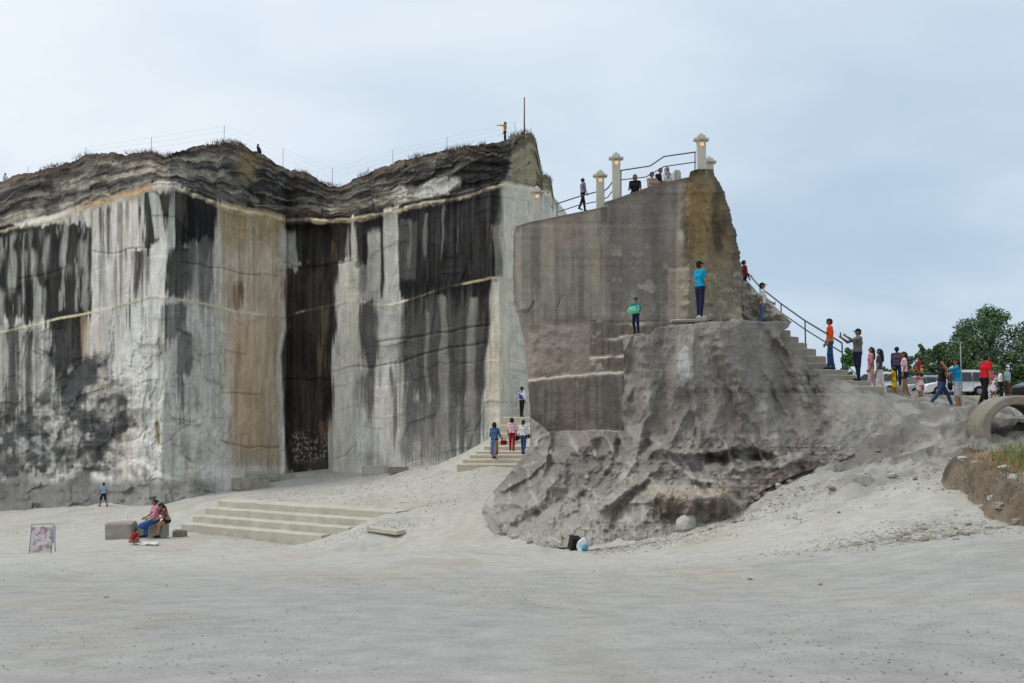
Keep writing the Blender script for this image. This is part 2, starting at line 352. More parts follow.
# broken, bulging foot at the left
rg = sstep(360, 420, cY+0.35*np.maximum(cX-70, 0))*(1-sstep(105, 165, cX))*dn
D = D-rg*(0.9*ridged(cX*0.022, cY*0.028, 0, 55, 5)+0.25)
rg2 = sstep(330, 400, cY)*sstep(80, 130, cX)*(1-sstep(195, 225, cX))
D = D-rg2*0.55*np.maximum(fbm(cX*0.03, cY*0.03, 0, 56, 4), -0.1)
# top shelf flakes near the re-entrant corner
D = D+0.55*sstep(330, 338, cX)*0+1.1*(sstep(286, 289, cX)*(1-sstep(329, 333, cX)))*sstep(4, 8, cY-b1)
D = D-0.7*np.exp(-((cX-289)/6)**2-((cY-252)/17)**2)
D = D+0.5*np.exp(-((cX-358.5)/2.6)**2-((cY-266)/4)**2)
# ochre tip facet roughness
D = D+sstep(505, 515, cX)*(0.35*fbm(cX*0.09, cY*0.12, 0, 57, 4)+0.2*noise(np.floor(lay2*0.7)*3.1, 0.5, 0.5, 58))
# long cut lines and cracks
def pdist(x, y, pts):
    r = np.full(x.shape, 1e9)
    for (x0, y0), (x1, y1) in zip(pts[:-1], pts[1:]):
        dx, dy = x1-x0, y1-y0; t = np.clip(((x-x0)*dx+(y-y0)*dy)/(dx*dx+dy*dy), 0, 1); r = np.minimum(r, np.hypot(x-x0-t*dx, y-y0-t*dy))
    return r
CRACKS = [[(378,343),(400,340),(420,336),(455,331),(490,324)],[(332,371),(360,366),(378,367),(400,362),(440,350),(485,343)],[(220,345),(220,440)],[(285,380),(332,379)],
          [(222,394),(258,395)],[(160,345),(167,370),(160,400)],[(178,330),(192,337)],[(196,419),(160,446),(157,420)],[(170,420),(196,421)],[(220,442),(245,447),(280,448)],
          [(92,252),(112,253),(128,250),(150,247)],[(285,262),(300,270),(345,262)],[(182,262),(215,268),(260,276)],[(360,300),(360,470)],[(20,278),(50,274),(66,268)],[(180,452),(192,462)],[(118,441),(140,439),(148,425)],[(332,462),(345,457),(357,445)]]
for pl in CRACKS:
    q = pdist(cX+1.5*noise(cX*0.1, cY*0.1, 0, 61), cY+1.5*noise(cX*0.1, cY*0.1, 0, 62), pl); D = D+0.16*np.exp(-(q/1.0)**2)
# talus apron
ap = 1-sstep(190, 245, cX); D = D-ap*np.maximum(cY-(470+12*noise(cX*0.03, 0, 0, 63)), 0)*0.115*(1+0.25*fbm(cX*0.05, cY*0.08, 0, 64, 3))
ap2 = sstep(200, 230, cX)*(1-sstep(286, 292, cX)); D = D-ap2*np.maximum(cY-466, 0)*0.09
x_, y_, z_ = U(cX, cY, D)
# --- stone colours and water stains (albedo)
LG, MG, DK, DB, TAN, OCH, CH, WH, BR = (178,175,169),(118,114,108),(40,38,38),(52,46,41),(152,130,104),(140,124,92),(70,69,70),(182,182,178),(100,76,52)
colr = np.empty(cX.shape+(3,)); colr[:] = lin(LG)
def put(c, a):
    global colr
    a = a[..., None]; colr = colr*(1-a)+lin(c)*a
xw = cX+2.2*noise(cX*0.035, cY*0.022, 0, 71)+1.7*noise(cX*0.13, cY*0.03, 0, 70)+1.2*noise(cX*0.4, cY*0.06, 0, 72)
jt = 4*noise(cX*0.11, 0, 0, 85)+4*noise(cX*0.4, 0, 0, 86)+2*noise(cX*0.3, cY*0.2, 0, 87)
strk = 0.5+0.5*fbm(cX*0.33, cY*0.014, 0, 73, 4); strk2 = 0.5+0.5*fbm(cX*0.9, cY*0.03, 0, 74, 3)
put(TAN, 0.28*sstep(-0.1, 0.5, fbm(cX*0.03, cY*0.012, 0, 75, 4)))
put(MG, 0.28*sstep(0.45, 0.75, strk)); put(WH, 0.35*sstep(0.5, 0.8, strk2)*sstep(0.5, 0.3, strk))
put(MG, 0.25*sstep(0.1, 0.5, fbm(cX*0.04, cY*0.05, 0, 76, 5)))
RAG = .75*fbm(cX*0.5, cY*0.016, 0, 34, 4)+.35*fbm(cX*1.1, cY*0.05, 0, 35, 2)
def st(c, y0, l0, r0, y1, l1, r1, a=0.9, f=1.5, ft=2.0, fb=10.0, k=0.35):
    t = np.clip((cY-y0)/(y1-y0), 0, 1); l = l0+(l1-l0)*t; r = r0+(r1-r0)*t
    m = sstep(-f, f, xw-l)*sstep(-f, f, r-xw)*sstep(-ft, ft, cY-y0+0.5*jt)*sstep(-fb, fb, y1-cY+1.4*jt)
    if sum(c) < 330 and k:
        f2 = f*2.2+2.5; ms = sstep(-f2, f2, xw-l)*sstep(-f2, f2, r-xw)*sstep(-ft*2, ft*2, cY-y0+0.5*jt)*sstep(-fb*1.8-4, fb*1.8+4, y1-cY+1.4*jt)
        m = sstep(.22, .78, ms+3.2*ms*(1-ms)*RAG)
    put(c, np.clip(a*m*(1-k+k*2*np.clip(strk*0.6+strk2*0.4, 0, 1)), 0, .985) if k else a*m)
# thin drips running down from the band
dl = 22+70*noise(cX*0.10, 0, 0, 88)+60*noise(cX*0.31, 0, 0, 89)
put((58,56,55), .5*sstep(0, 4, cY-b1-3)*sstep(25, -25, cY-b1-dl)*sstep(0.35, 0.6, strk)*(1-.7*sstep(222, 232, cX)*(1-sstep(280, 290, cX)))*(1-sstep(495, 503, cX)))
put((96,94,92), .28*sstep(0.5, 0.72, 0.5+0.5*fbm(cX*0.22, cY*0.02, 0, 90, 4))*dn); put((176,175,171), .22*sstep(0.52, 0.72, 0.5+0.5*fbm(cX*0.2+9, cY*0.03, 0, 84, 4))*dn*(1-sstep(230,470,cY)*.4))
st(TAN, 185,218,290, 470,228,283, .62, 11, 3, 14, .8); st(OCH, 190,214,290, 243,222,286, .8, 8, 2, 14, .5)
st(BR, 282,236,246, 305,232,242, .7, 3, 4, 4); st(BR, 236,240,248, 300,238,245, .3, 3, 4, 10); st((165,140,112), 320,233,262, 450,232,262, .5, 5, 8, 14)
st(WH, 300,279,284, 470,279,285, .5)
# far left dark panel
st(DK, 225,-260,94, 322,-260,91, .97, 1.5, 2, 3, .1)
st(DK, 318,-260,0, 430,-260,-4, .8)
for a in [(232,12,19,242,10,14),(252,8,16,290,6,15),(253,24,28,270,25,27),(250,31,36,274,30,34),(236,45,49,272,38,46),(222,64,68,262,58,64),(243,80,87,262,80,86),(264,86,88.5,290,85,88),(264,77,80,292,76,79),(264,68,71,274,68,71),
          (284,34,40,322,33,39),(288,41,45,322,42,45),(294,16,18.5,324,16,18.5),(290,-8,5,330,-8,6),(230,30,32,252,30,32),(228,42,43.5,246,41,43),(240,-30,-20,320,-34,-24)]:
    st((152,150,144), *a, a=.6, f=2.0, ft=4, fb=10, k=.9)
lp = sstep(.16, .42, fbm(cX*.17+.03*noise(0, cY*.05, 0, 17), cY*.016, 0, 16, 4)+.35*fbm(cX*.6, cY*.05, 0, 15, 3))*sstep(4, 10, cY-b1)*(1-sstep(86, 92, cX))*(cY < 325); put((140,138,132), .75*lp)
for a in [(328,6,17,425,9,18),(330,24,32,425,25,31)]: st(DK, *a, a=.9)
st(DK, 313,50,88, 372,54,80, .95, 2, 2, 8, .15); st(DK, 360,54,66, 402,55,63, .9); st(TAN, 316,81,88, 362,80,86, .5)
st((96,94,91), 322,-80,52, 440,-80,56, .45, 6, 6, 30, .9)
# light panel streaks
for a in [(208,100,104,256,101,104),(208,107,112,257,108,110),(250,127,131,300,128,130),(250,132,142,300,133,137),(206,136,139,247,137,139),(300,128,132,330,127,131),(305,142,145,330,141,144)]: st((58,56,56), *a, a=.88, f=1)
st(DK, 192,146,172, 248,143,160, .96, 1.5, 3, 3, .15); st(DK, 248,143,150, 290,142,148, .55)
for a in [(192,150,157,242,156,165),(206,169,173,246,166,172)]: st((160,158,152), *a, a=.9, f=1, fb=3)
st(LG, 244,154,174, 300,146,165, .97, 1.2, 1.5, 3, .1)
st(DK, 188,173,219, 252,172,216, .97, 2, 3, 6, .12); st(DK, 246,171,194, 300,164,190, .9, 2, 2, 3, .3); st((92,90,88), 240,190,216, 302,188,212, .75, 2, 4, 6, .6)
st((90,84,76), 190,160,182, 225,170,190, .35, 3)
st(CH, 302,160,190, 345,160,180, .75, 3, 2, 8, .7); st((84,82,80), 330,178,191, 380,179,190, .8, 1.5, 3, 3); st(CH, 376,178,183, 412,178,183, .8); st(CH, 338,158,166, 360,160,168, .6, 2, 4, 6)
# broken dark foot
blot = fbm(cX*0.05, cY*0.05, 0, 77, 5)
bl2 = 0.8*blot+0.7*fbm(cX*0.13, cY*0.11, 0, 69, 5)+0.35*(strk-.5)
bt_ = .72+.5*fbm(cX*0.09, cY*0.07, 0, 40, 5)
for (ux, uy, rx_, ry_, al) in [(72,392,34,44,.95),(98,412,30,30,.85),(4,452,74,40,.95),(75,452,45,30,.9),(106,432,20,14,.7),(36,425,26,22,.6)]:
    put(CH, np.clip(al*sstep(-0.35, 0.45, 0.9-np.hypot((cX-ux)/rx_, (cY-uy)/ry_)+bl2)*bt_*1.25, 0, .95))
put((92,91,90), .8*sstep(-0.3, 0.4, 0.9-np.hypot((cX-120)/38, (cY-472)/9)+bl2))
put((150,148,144), .8*sstep(0.12, 0.5, fbm(cX*0.10, cY*0.10, 0, 78, 6))*(1-sstep(60, 75, cX))*sstep(400, 430, cY)*(1-sstep(475, 490, cY)))
put((98,96,92), .9*sstep(470, 486, cY+6*blot)*(1-sstep(200, 235, cX)))
put((128,126,122), .5*sstep(474, 492, cY+6*blot)*sstep(95, 130, cX)*(1-sstep(200, 235, cX)))
st(OCH, 420,153,160, 448,158,160, .8, 1, 2, 2, 0); st(CH, 417,174,196, 426,176,190, .55, 3, 3, 3)
# recess and right face
st(DB, 208,283,352, 268,285,345, .97, 1.5, 2, 3, .1); st(DK, 219,300,340, 262,300,338, .6); st(DB, 262,285,336, 478,285.5,330, .97, 1.2, 2, 3, .1)
st((150,148,140), 230,280,294, 272,280,297, .95, 1.2, 3, 3, .1); st((120,105,78), 305,319,327, 375,320,326, .55, 1.5, 3, 8); st((120,105,78), 240,330,334, 262,330,333, .6, 1)
put((150,146,138), .5*sstep(0.25, 0.4, noise(cX*0.8, cY*0.55, 0, 79)+.25*noise(cX*.3, cY*.3, 0, 36))*sstep(288, 294, cX)*(1-sstep(325, 330, cX))*sstep(428, 438, cY)*(1-sstep(458, 466, cY)))
st((100,72,60), 458,303,327, 478,303,328, .4, 2, 2, 3); st((120,84,60), 420,320,326, 450,321,326, .6, 1)
st(DK, 176,352,520, 300,360,492, .97, 1.5, 3, 5, .12); st((170,166,156), 262,345,358, 478,331,360, .95, 1.5, 6, 4, .2); st((170,166,156), 262,336,352, 300,334,352, .7, 2, 4, 5)
st((105,104,102), 262,357,369, 304,357,369, .85, 1.5); st((150,146,138), 232,368,380, 304,366,380, .92, 1.2, 6, 4, .5); st((166,162,154), 205,384,398, 330,382,402, .95, 1.2, 5, 6, .3)
st((100,98,96), 220,400,416, 305,403,417, .5, 1.5); st(DK, 300,360,377, 372,360,376, .93, 1.5, 2, 8, .3); st((80,78,77), 370,360,378, 420,360,374, .7, 2.5, 5, 15, .9)
st(DK, 280,400,492, 405,404,487, .95, 2, 3, 16, .25); st((78,77,76), 395,400,484, 452,412,480, .8, 3, 8, 22, .7); st((150,147,142), 300,376,402, 366,378,400, .9, 1.5); st((92,84,78), 318,399,405, 372,400,404, .6, 1)
st((82,80,78), 366,391,397, 452,392,397, .75, 1, 3, 15); st((150,146,140), 366,398,405, 452,398,406, .8, 1.2, 3, 10); st((90,88,86), 366,405,416, 460,406,416, .6, 1.5, 3, 12)
for a in [(296,438,446,460,438,450),(300,468,476,450,467,476),(310,424,428,400,424,427)]: st((138,133,124), *a, a=.72, f=1.6)
for a in [(212,424,427,256,424,426),(205,441,443,250,441,443),(230,455,456,246,455,456),(222,408,411,262,408,410)]: st((130,128,124), *a, a=.6, f=.8)
st((112,106,98), 224,492,503, 284,492,504, .8, 2); st((176,170,156), 182,498,540, 300,502,540, .92, 3, 4, 6, .2); st((168,162,148), 280,490,545, 470,483,545, .9, 2, 4, 8, .2); st((150,132,112), 340,488,500, 400,488,498, .35, 3)
st((104,102,99), 300,398,488, 468,400,484, .38, 5, 20, 14, .9); st((112,110,106), 262,345,378, 470,362,378, .3, 4, 10, 20, .9); st((112,110,106), 246,172,216, 430,168,206, .30, 6, 10, 40, .9)
# band colours
m = sstep(-2.0, -0.5, cY-b1)*sstep(1.2, -1.2, cY-b1-1.2-2.6*np.clip(bth, 0, 1.5)); put((184,168,140), m*np.clip(.35+.7*bth, .2, .95)*np.clip(.75+.8*fbm(cX*.2, cY*.3, 0, 67, 3), .3, 1))
m = sstep(-9, -5, cY-b1)*sstep(3, 0, cY-b1)*sstep(60, 90, cX)*(1-sstep(148, 160, cX)); put((150,122,92), .85*m)
m = sstep(-1.7, -0.4, cY-b2)*sstep(1.9, 0.5, cY-b2); put((188,174,146), .9*m*np.clip(0.25+0.9*noise(cX*0.07, 0, 0, 80)+0.5*strk, 0.1, 1))
# upper strata colours
u2 = sstep(1.5, 4.0, b1-2.0-cY)
put((100,96,90), u2); sn = 0.75*fbm(cX*0.014, lay2*0.4, 0, 81, 4)+0.45*fbm(cX*0.06, cY*0.07, 0, 68, 4); put((50,48,47), u2*.85*sstep(0.02, 0.24, sn)); put((156,149,135), u2*.8*sstep(0.15, 0.36, -sn)*(1-0.6*sstep(0.7, 0.9, s_up)))
put((150,142,126), u2*.45*np.exp(-((fr_-0.9)/0.06)**2)*sstep(-0.35, 0.1, noise(cX*0.03, fl, 0, 82)))
put((44,42,42), u2*.35*sstep(.1, .5, blkn)); put((132,124,108), u2*.40*sstep(.25, .6, -blkn)*(1-.7*sstep(.6, .85, s_up)))
put((84,68,60), u2*.6*sstep(0.7, 0.95, s_up+0.2*fbm(cX*0.05, cY*0.05, 0, 83, 4))*(1-sstep(495, 510, cX)))
put((104,84,74), .7*u2*sstep(0.35, 0.1, s_up)*sstep(288, 300, cX)*(1-sstep(345, 365, cX)))
put(DK, u2*.92*sstep(0.0, 0.2, 1-np.hypot((cX-482)/34, (cY-168-(500-cX)*0.28)/15)+0.25*blot)*(1-sstep(509, 512, cX)))
put((168,165,158), u2*.8*sstep(0, 0.3, 1-np.hypot((cX-437)/26, (cY-187+(cX-437)*0.2)/11)+0.35*blot)); put((160,156,148), u2*.7*sstep(0, 0.3, 1-np.hypot((cX-400)/9, (cY-197)/13)+0.35*blot))
put((138,128,106), u2*.92*sstep(510, 513, cX)); put((88,80,68), u2*.8*sstep(511, 514, cX)*sstep(0.0, 0.3, sn))
put((134,116,84), u2*.65*sstep(0.0, 0.6, 1-np.hypot((cX-250)/15, (cY-168)/22)+.8*blot))
lum = colr.mean(-1); tv = fbm(cX*0.28, cY*0.02, 0, 29, 4)+.6*fbm(cX*.07, cY*.05, 0, 28, 5)
colr = colr*(1+.16*tv)[..., None]+(sstep(.09, .02, lum)*np.clip(.016*tv+.012*sstep(.2, .7, fbm(cX*.5, cY*.03, 0, 27, 3)), -.012, .04))[..., None]
lm_ = np.maximum(colr.mean(-1, keepdims=True), .008); colr = np.maximum(colr, .006)*(lm_/.16)**.22
colr = np.maximum(colr, .010)/EV*np.array([0.99, 1.0, 0.985]); colr = colr*np.minimum(1, .76/colr.max(-1, keepdims=True))
Vf = np.stack([x_, y_, z_], -1); nC = len(cpx)
back1 = Vf[0]+np.stack([np.where(cpx > 500, -2.0, 0)*1.0, np.full(nC, 6.0), np.full(nC, 0.25)], -1); back2 = Vf[0]+np.stack([np.where(cpx > 500, -10.0, 0)*1.0, np.full(nC, 28.0), np.full(nC, -3.0)], -1)
back3 = back2.copy(); back3[:, 2] = -8
Vall = np.concatenate([back3[None], back2[None], back1[None], Vf]); topc = np.repeat(alb((92,80,64), 0.9)[None, None], nC, 1)
call = np.concatenate([topc, topc, topc, colr])
fc = grid_faces(nR+3, nC)[:, ::-1]
me = raw_mesh('cliff', Vall.reshape(-1, 3), fc, True, call.reshape(-1, 3), [M_CLIFF])
upf = np.concatenate([np.zeros((3, nC-1), bool), (u2[:-1, :-1] > .5)]).reshape(-1)
me.polygons.foreach_set('use_smooth', ~upf)
tag(link('cliff', me), kind='structure')
def rim_point(px, back=0.8, dy=0.0):
    yy = ip(px, RIM)+dy; d0 = float(plan_depth(np.array([px]), np.array([yy]))[0])+1.4
    x, y, z = U(px, yy, d0); return Vector((float(x), float(d0)+back, float(z)+0.03*back))

# ---------------------------------------------------------------- the cut rock outcrop in the middle
XL = P(169,698,171,691,172,690,177,689,183,660,190,640,199,615,202,604.5,207,603,222,530,226,516,235,513.5,260,513,300,514,320,519,340,524,370,527,400,529,420,531,435,532,445,530,455,524,465,516,480,504,490,494,500,486,510,482,548,498)
XR = P(169,712,172,714,195,725,215,731,230,735,255,740,270,742,280,743,284,749,292,757,300,768,310,779,322,791,327,788,335,780,349,786,362,805,374,822,381,843,388,866,393,892,400,915,410,926,420,922,432,902,446,874,460,842,475,795,490,764,500,750,515,742,530,722,548,690)
FK = [(622,340,30.6),(660,335,30.0),(700,325,29.7),(741,322,29.8),(775,330,31.0),(813,362,31.8),(851,381,32.4),(890,394,33.3),(640,400,29.9),(700,400,29.4),(750,400,29.3),(800,400,30.2),(840,405,30.3),(880,405,31.4),(905,408,32.2),
 (535,440,33.8),(560,436,33),(600,434,31.9),(622,432,31),(640,440,29.8),(690,440,29.0),(740,445,28.7),(790,440,28.9),(835,430,29.3),(870,428,29.9),(895,422,31.0),
 (510,485,33.2),(540,480,31.6),(580,475,30.6),(620,470,29.6),(660,465,28.7),(700,470,28.1),(740,472,27.8),(790,470,27.6),(490,505,33.4),(520,515,30.9),(560,520,29.5),(600,520,28.6),(640,505,27.9),(720,495,27.3),(500,530,31.4),(560,545,28.2),(600,545,27.6),(660,535,27.1),(700,530,26.9),(740,505,26.9),(527,400,34.4),(623,372,31.0)]
_ft = TPS([(a, b) for a, b, d in FK], [d for a, b, d in FK], 30.0)
sr = np.arange(169, 548.1, 0.8); sN = 520
xl = ip(sr, XL)+0.7*fbm(sr*0.15, 0, 0, 91, 3)*sstep(226, 240, sr); xr = ip(sr, XR)+1.1*fbm(sr*0.13, 5, 0, 92, 4)+0.7*noise(sr*0.6, 1, 0, 93)
uu = np.linspace(0, 1, sN)[None]
sX = xl[:, None]+(xr-xl)[:, None]*uu; sY = np.repeat(sr[:, None], sN, 1)
dw = 1/np.interp(sX, [480,513,690,742,800], [1/36.2,1/35.5,1/31.8,1/33.2,1/35])
e = sX-xl[:, None]; dw = dw+0.9*(1-np.sqrt(1-np.clip(1-e/9, 0, 1)**2))*sstep(226, 236, sY)
# smooth sawn wall on the left, rough broken face on the right
rface = sstep(684, 693, sX+5*noise(0, sY*0.045, 0, 94)+3*noise(sX*.1, sY*0.18, 0, 18)+4)
dw = dw+0.08*fbm(sX*0.025, sY*0.02, 0, 95, 6)+0.015*noise(0.5, sY*0.25, sX*0.01, 96)
dw = dw+rface*(0.38*fbm(sX*0.03, sY*0.02, 0, 97, 5)+0.10*ridged(sX*0.08, sY*0.06, 0, 98, 4))
er = xr[:, None]-sX; dw = dw+rface*1.2*(1-np.sqrt(1-np.clip(1-er/16, 0, 1)**2))*(sY < 285)
dw = dw-0.16*sstep(676, 678, sX)*(1-sstep(689, 691, sX))*sstep(228, 240, sY-0.0*(sX-676))-0.14*sstep(668, 670, sX)*(1-sstep(706, 708, sX))*sstep(268, 269.5, sY)
dw = dw+0.12*sstep(602, 606, sX)*-1.0
crk = lambda pts, w: np.exp(-(pdist(sX+1.5*noise(sX*0.12, sY*0.12, 0, 99), sY+1.5*noise(sX*0.12, sY*0.12, 0, 100), pts)/w)**2)
dw = dw+0.08*crk([(517,312),(527,313),(533,303)], 0.9)+0.03*crk([(556,311),(563,296)], 0.8)-0.18*np.exp(-(np.hypot((sX-522)/8, (sY-309)/5))**2)
dw = dw+0.35*sstep(318, 328, sY)*(1-sstep(548, 600, sX))*0.6*(0.5+fbm(sX*0.06, sY*0.06, 0, 101, 4))
D = dw.copy()
lump = (sX > 742.5)&(sY < 323); D[lump] = (np.interp(sX, [741,791], [37.2,36.6])+0.5*fbm(sX*0.06, sY*0.06, 0, 102, 4)+0.04*np.maximum(sY*0, 0))[lump]
def blockm(cond, dep):
    global D
    D = np.where(cond, np.minimum(D, dep), D)
nz1 = 0.7*noise(sX*0.12, 0, 0, 103)+0.4*noise(sX*0.4, 0, 0, 109)
rgh = 0.06*fbm(sX*0.1, sY*0.1, 0, 104, 5)
blockm((sX > 608+nz1)&(sX < 742)&(sY > np.interp(sX, [608,650,672,742], [326,322,321,320])+nz1), np.interp(sX, [608,672,742], [33.3,31.5,30.9])+rgh)
blockm((sX > 597+nz1)&(sX < 660)&(sY > np.interp(sX, [597,650], [340,334.5])+nz1), np.interp(sX, [597,622,660], [33.0,32.3,30.4])+rgh)
blockm((sX > 591+nz1)&(sX < 640)&(sY > np.interp(sX, [591,625], [358.5,356])+nz1), np.interp(sX, [591,625], [32.7,31.6])+rgh)
blockm((sX < 640)&(sY > np.interp(sX, [525,580,624], [380,374.5,372])+nz1), np.interp(sX, [525,623], [34.4,31.1])+rgh+0.5*(1-np.sqrt(1-np.clip(1-e/7, 0, 1)**2)))
# eroded flank
F = _ft(sX, sY)
wx = sX+9*fbm(sX*0.02, sY*0.02, 0, 105, 3); wy = sY+22*fbm(sX*0.018, sY*0.018, 0, 115, 3)
lowl = sstep(425, 450, sY); er2 = ridged(wx*0.055-0.02*wy, wy*0.035, 0, 107, 4)
TH = np.arctan2(sX-692, sY-215); RR = np.hypot(sX-692, sY-215); thw = TH+0.05*fbm(sX*.02, sY*.02, 0, 105, 3)+.018*fbm(sX*.08, sY*.08, 0, 20, 3)
fl1 = ridged(thw*4.2+3.1, RR*0.004, 0, 106, 2); fl2 = ridged(thw*11+1.7, RR*0.010, 0, 104, 3)
grow = 0.35+0.65*sstep(100, 240, RR)
F = F-grow*(0.50*fl1+0.20*fl2)-0.24*lowl*er2+0.07*fbm(sX*0.09, sY*0.09, 0, 108, 5)-(.03+.05*lowl)*ridged(sX*.16, sY*.12, 0, 23, 3)+0.10*fbm(sX*0.025, sY*0.04, 0, 114, 3)
RWX = sX+4*fbm(sX*0.035, sY*0.035, 0, 110, 4)+1.5*noise(sX*.2, sY*.2, 0, 117); RWY = sY+4*fbm(sX*0.035, sY*0.035, 0, 111, 4)+1.5*noise(sX*.2, sY*.2, 0, 118); RWA = np.clip(.8+.9*fbm(sX*.05, sY*.05, 0, 116, 3), .15, 1.4)
def rdg(pts, w, h, sharp=1.0):
    global F
    q = pdist(RWX, RWY, pts); F = F-h*np.exp(-(q/w)**1.5)*RWA
rdg([(703,340),(715,360),(728,382),(734,420)], 4, -.16); rdg([(712,335),(735,375),(745,420)], 7, .30); rdg([(781,339),(800,375),(822,424)], 6, .50); rdg([(795,350),(812,385),(832,425)], 7, -.42)
rdg([(760,335),(770,390),(765,440)], 6, .25); rdg([(640,345),(645,400),(640,430)], 9, .28); rdg([(660,345),(664,410),(668,445)], 6, -.22); rdg([(690,345),(693,400),(700,440)], 4, .22)
rdg([(622,345),(626,420),(640,450),(650,470)], 6, .30); rdg([(655,452),(672,441),(688,408)], 4, .28); rdg([(654,450),(700,452),(735,447)], 3.5, .30)
rdg([(655,453),(690,478),(735,490)], 4, .42); rdg([(660,468),(630,490),(600,512)], 4, .45); rdg([(650,478),(625,503),(612,520)], 4, -.25); rdg([(668,462),(684,470),(700,468)], 8, -.38)
rdg([(708,456),(745,459),(785,456)], 8, -.5); rdg([(735,470),(770,467),(800,462)], 4, .35); rdg([(560,455),(553,480),(530,510),(512,520)], 6, .45); rdg([(575,485),(555,503),(530,517),(518,524)], 5, -.40)
rdg([(582,495),(580,512),(560,520)], 4, -.35); rdg([(545,425),(549,440),(545,462),(535,490)], 3, .5); rdg([(536,413),(546,425),(543,445)], 3.5, -.45); rdg([(541,462),(525,478),(500,488)], 2.5, .5)
rdg([(548,462),(545,475)], 6, -.4); rdg([(600,432),(575,450),(560,462)], 5, .3); rdg([(618,432),(612,448),(596,455)], 4, .30); rdg([(620,445),(616,458)], 4, -.35); rdg([(640,425),(648,445),(640,452)], 6, -.35)
rdg([(500,502),(520,505),(530,512)], 5, .5); rdg([(483,508),(500,520)], 4, .3); rdg([(665,483),(672,495)], 3, .2); rdg([(630,505),(655,500)], 3, .25); rdg([(608,512),(609,525)], 1.4, .2)
# flat bench with a short face below it
bt = 496+nz1*1.5+3*noise(sX*0.03, 0, 0, 112); bm_ = sstep(640, 655, sX)*(1-sstep(726, 738, sX))
F = F-bm_*0.95*sstep(0, 1.5, sY-bt)*0-bm_*(0.55*sstep(478, 496, sY))+bm_*0.55*sstep(0, 26, sY-bt)*1.0
nolft = (sX < 623+1.5*noise(0, sY*0.1, 0, 113))
onF = np.where(nolft, sY > 431.5+nz1+0.6*np.maximum(545-sX, 0)*0-np.clip(548-sX, 0, 20)*0.9, sY > np.interp(sX, [622,650,656,700,742,760,775], [337,334.5,328,322.5,320,322,322])+nz1*0.6)
D = np.where(onF, np.where(nolft, np.minimum(F, D+0.02), F), D)
x_, y_, z_ = U(sX, sY, D)
# colours
colr = np.empty(sX.shape+(3,)); colr[:] = lin((112,107,100))
sk = 0.5+0.5*fbm(sX*0.16, sY*0.008, 0, 121, 4); bl = fbm(sX*0.03, sY*0.03, 0, 122, 5); fi = fbm(sX*0.15, sY*0.15, 0, 123, 4)
put((84,80,77), .75*sstep(0.45, 0.72, sk)); put((132,124,113), .5*sstep(0.45, 0.25, sk)); put((122,106,94), .4*sstep(0.0, 0.4, bl)*(sX < 600))
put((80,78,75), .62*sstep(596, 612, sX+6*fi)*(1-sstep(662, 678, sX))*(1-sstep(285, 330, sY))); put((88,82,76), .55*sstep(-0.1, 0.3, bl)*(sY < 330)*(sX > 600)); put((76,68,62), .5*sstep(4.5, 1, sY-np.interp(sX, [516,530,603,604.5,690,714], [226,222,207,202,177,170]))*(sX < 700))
put((92,76,72), .5*sstep(0, .3, .9-np.hypot((sX-578)/22, (sY-322)/14)+.5*fi)); put((146,141,134), .5*sstep(0, .5, .8-np.hypot((sX-648)/12, (sY-286)/9)+.9*fi)); put((140,135,128), .35*sstep(0.1, .6, fi+.3*bl)*sstep(600, 612, sX)*(1-sstep(665, 675, sX))*sstep(225, 260, sY))
put((134,124,110), .5*sstep(674, 679, sX+2*fi)*(1-sstep(689, 691, sX))*sstep(226, 236, sY)); put((136,127,114), .5*sstep(665, 672, sX+3*fi)*(1-sstep(704, 708, sX))*sstep(268, 270, sY))
rf = rface*(sY < 323)*(1-sstep(704, 708, sX)*0)*(1-(sX < 706)*(sY > 269)*0.8)
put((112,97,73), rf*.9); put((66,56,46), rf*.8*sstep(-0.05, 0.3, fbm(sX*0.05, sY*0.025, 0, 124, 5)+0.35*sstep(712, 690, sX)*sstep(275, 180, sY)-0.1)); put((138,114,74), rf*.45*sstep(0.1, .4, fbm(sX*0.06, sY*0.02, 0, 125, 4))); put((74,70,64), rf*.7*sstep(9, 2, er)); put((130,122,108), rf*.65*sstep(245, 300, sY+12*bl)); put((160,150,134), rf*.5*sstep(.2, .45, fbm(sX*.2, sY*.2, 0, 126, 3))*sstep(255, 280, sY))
put((150,144,134), 1.0*lump); put((118,112,104), .5*lump*sstep(0, .3, fi))
put((124,115,106), .7*((sY > 318)&~onF&(sX < 600))*sstep(316, 326, sY))
blk = (sY > 320)&~onF&(sX > 590)|((sY > np.interp(sX, [525,580,624], [380,374.5,372])+nz1)&~onF); put((90,83,77), .9*blk*(~lump)); put((68,63,60), .6*blk*sstep(.4, .7, .5+.5*fbm(sX*.35, sY*.02, 0, 19, 3))*(~lump)); put((150,142,130), .5*blk*sstep(.25, .5, fi)*(sX > 588)*(sX < 604)*(sY < 373))
for pts in [[(527,380),(580,375),(624,372.5)],[(591,359),(625,356.5)],[(597,340.5),(650,335)],[(608,326.5),(672,321.5)],[(656,329),(700,323),(742,320)],[(560,433),(621,432)]]:
    q = pdist(sX, sY-nz1, pts); put((170,162,149), .85*np.exp(-(q/1.8)**2)*sstep(-.5, .1, noise(sX*.08, sY*.3, 0, 127)))
fl_ = onF.astype(float); put((112,107,101), fl_*.95)
put((90,86,80), fl_*.65*sstep(0.0, .4, fbm(sX*.05+.01*sY, sY*.025, 0, 128, 5))); put((136,132,125), fl_*.5*sstep(0.05, .4, fbm(sX*.06, sY*.03, 0, 129, 5))); put((106,96,92), fl_*.4*sstep(.05, .4, fbm(sX*.03, sY*.03, 0, 130, 4)))
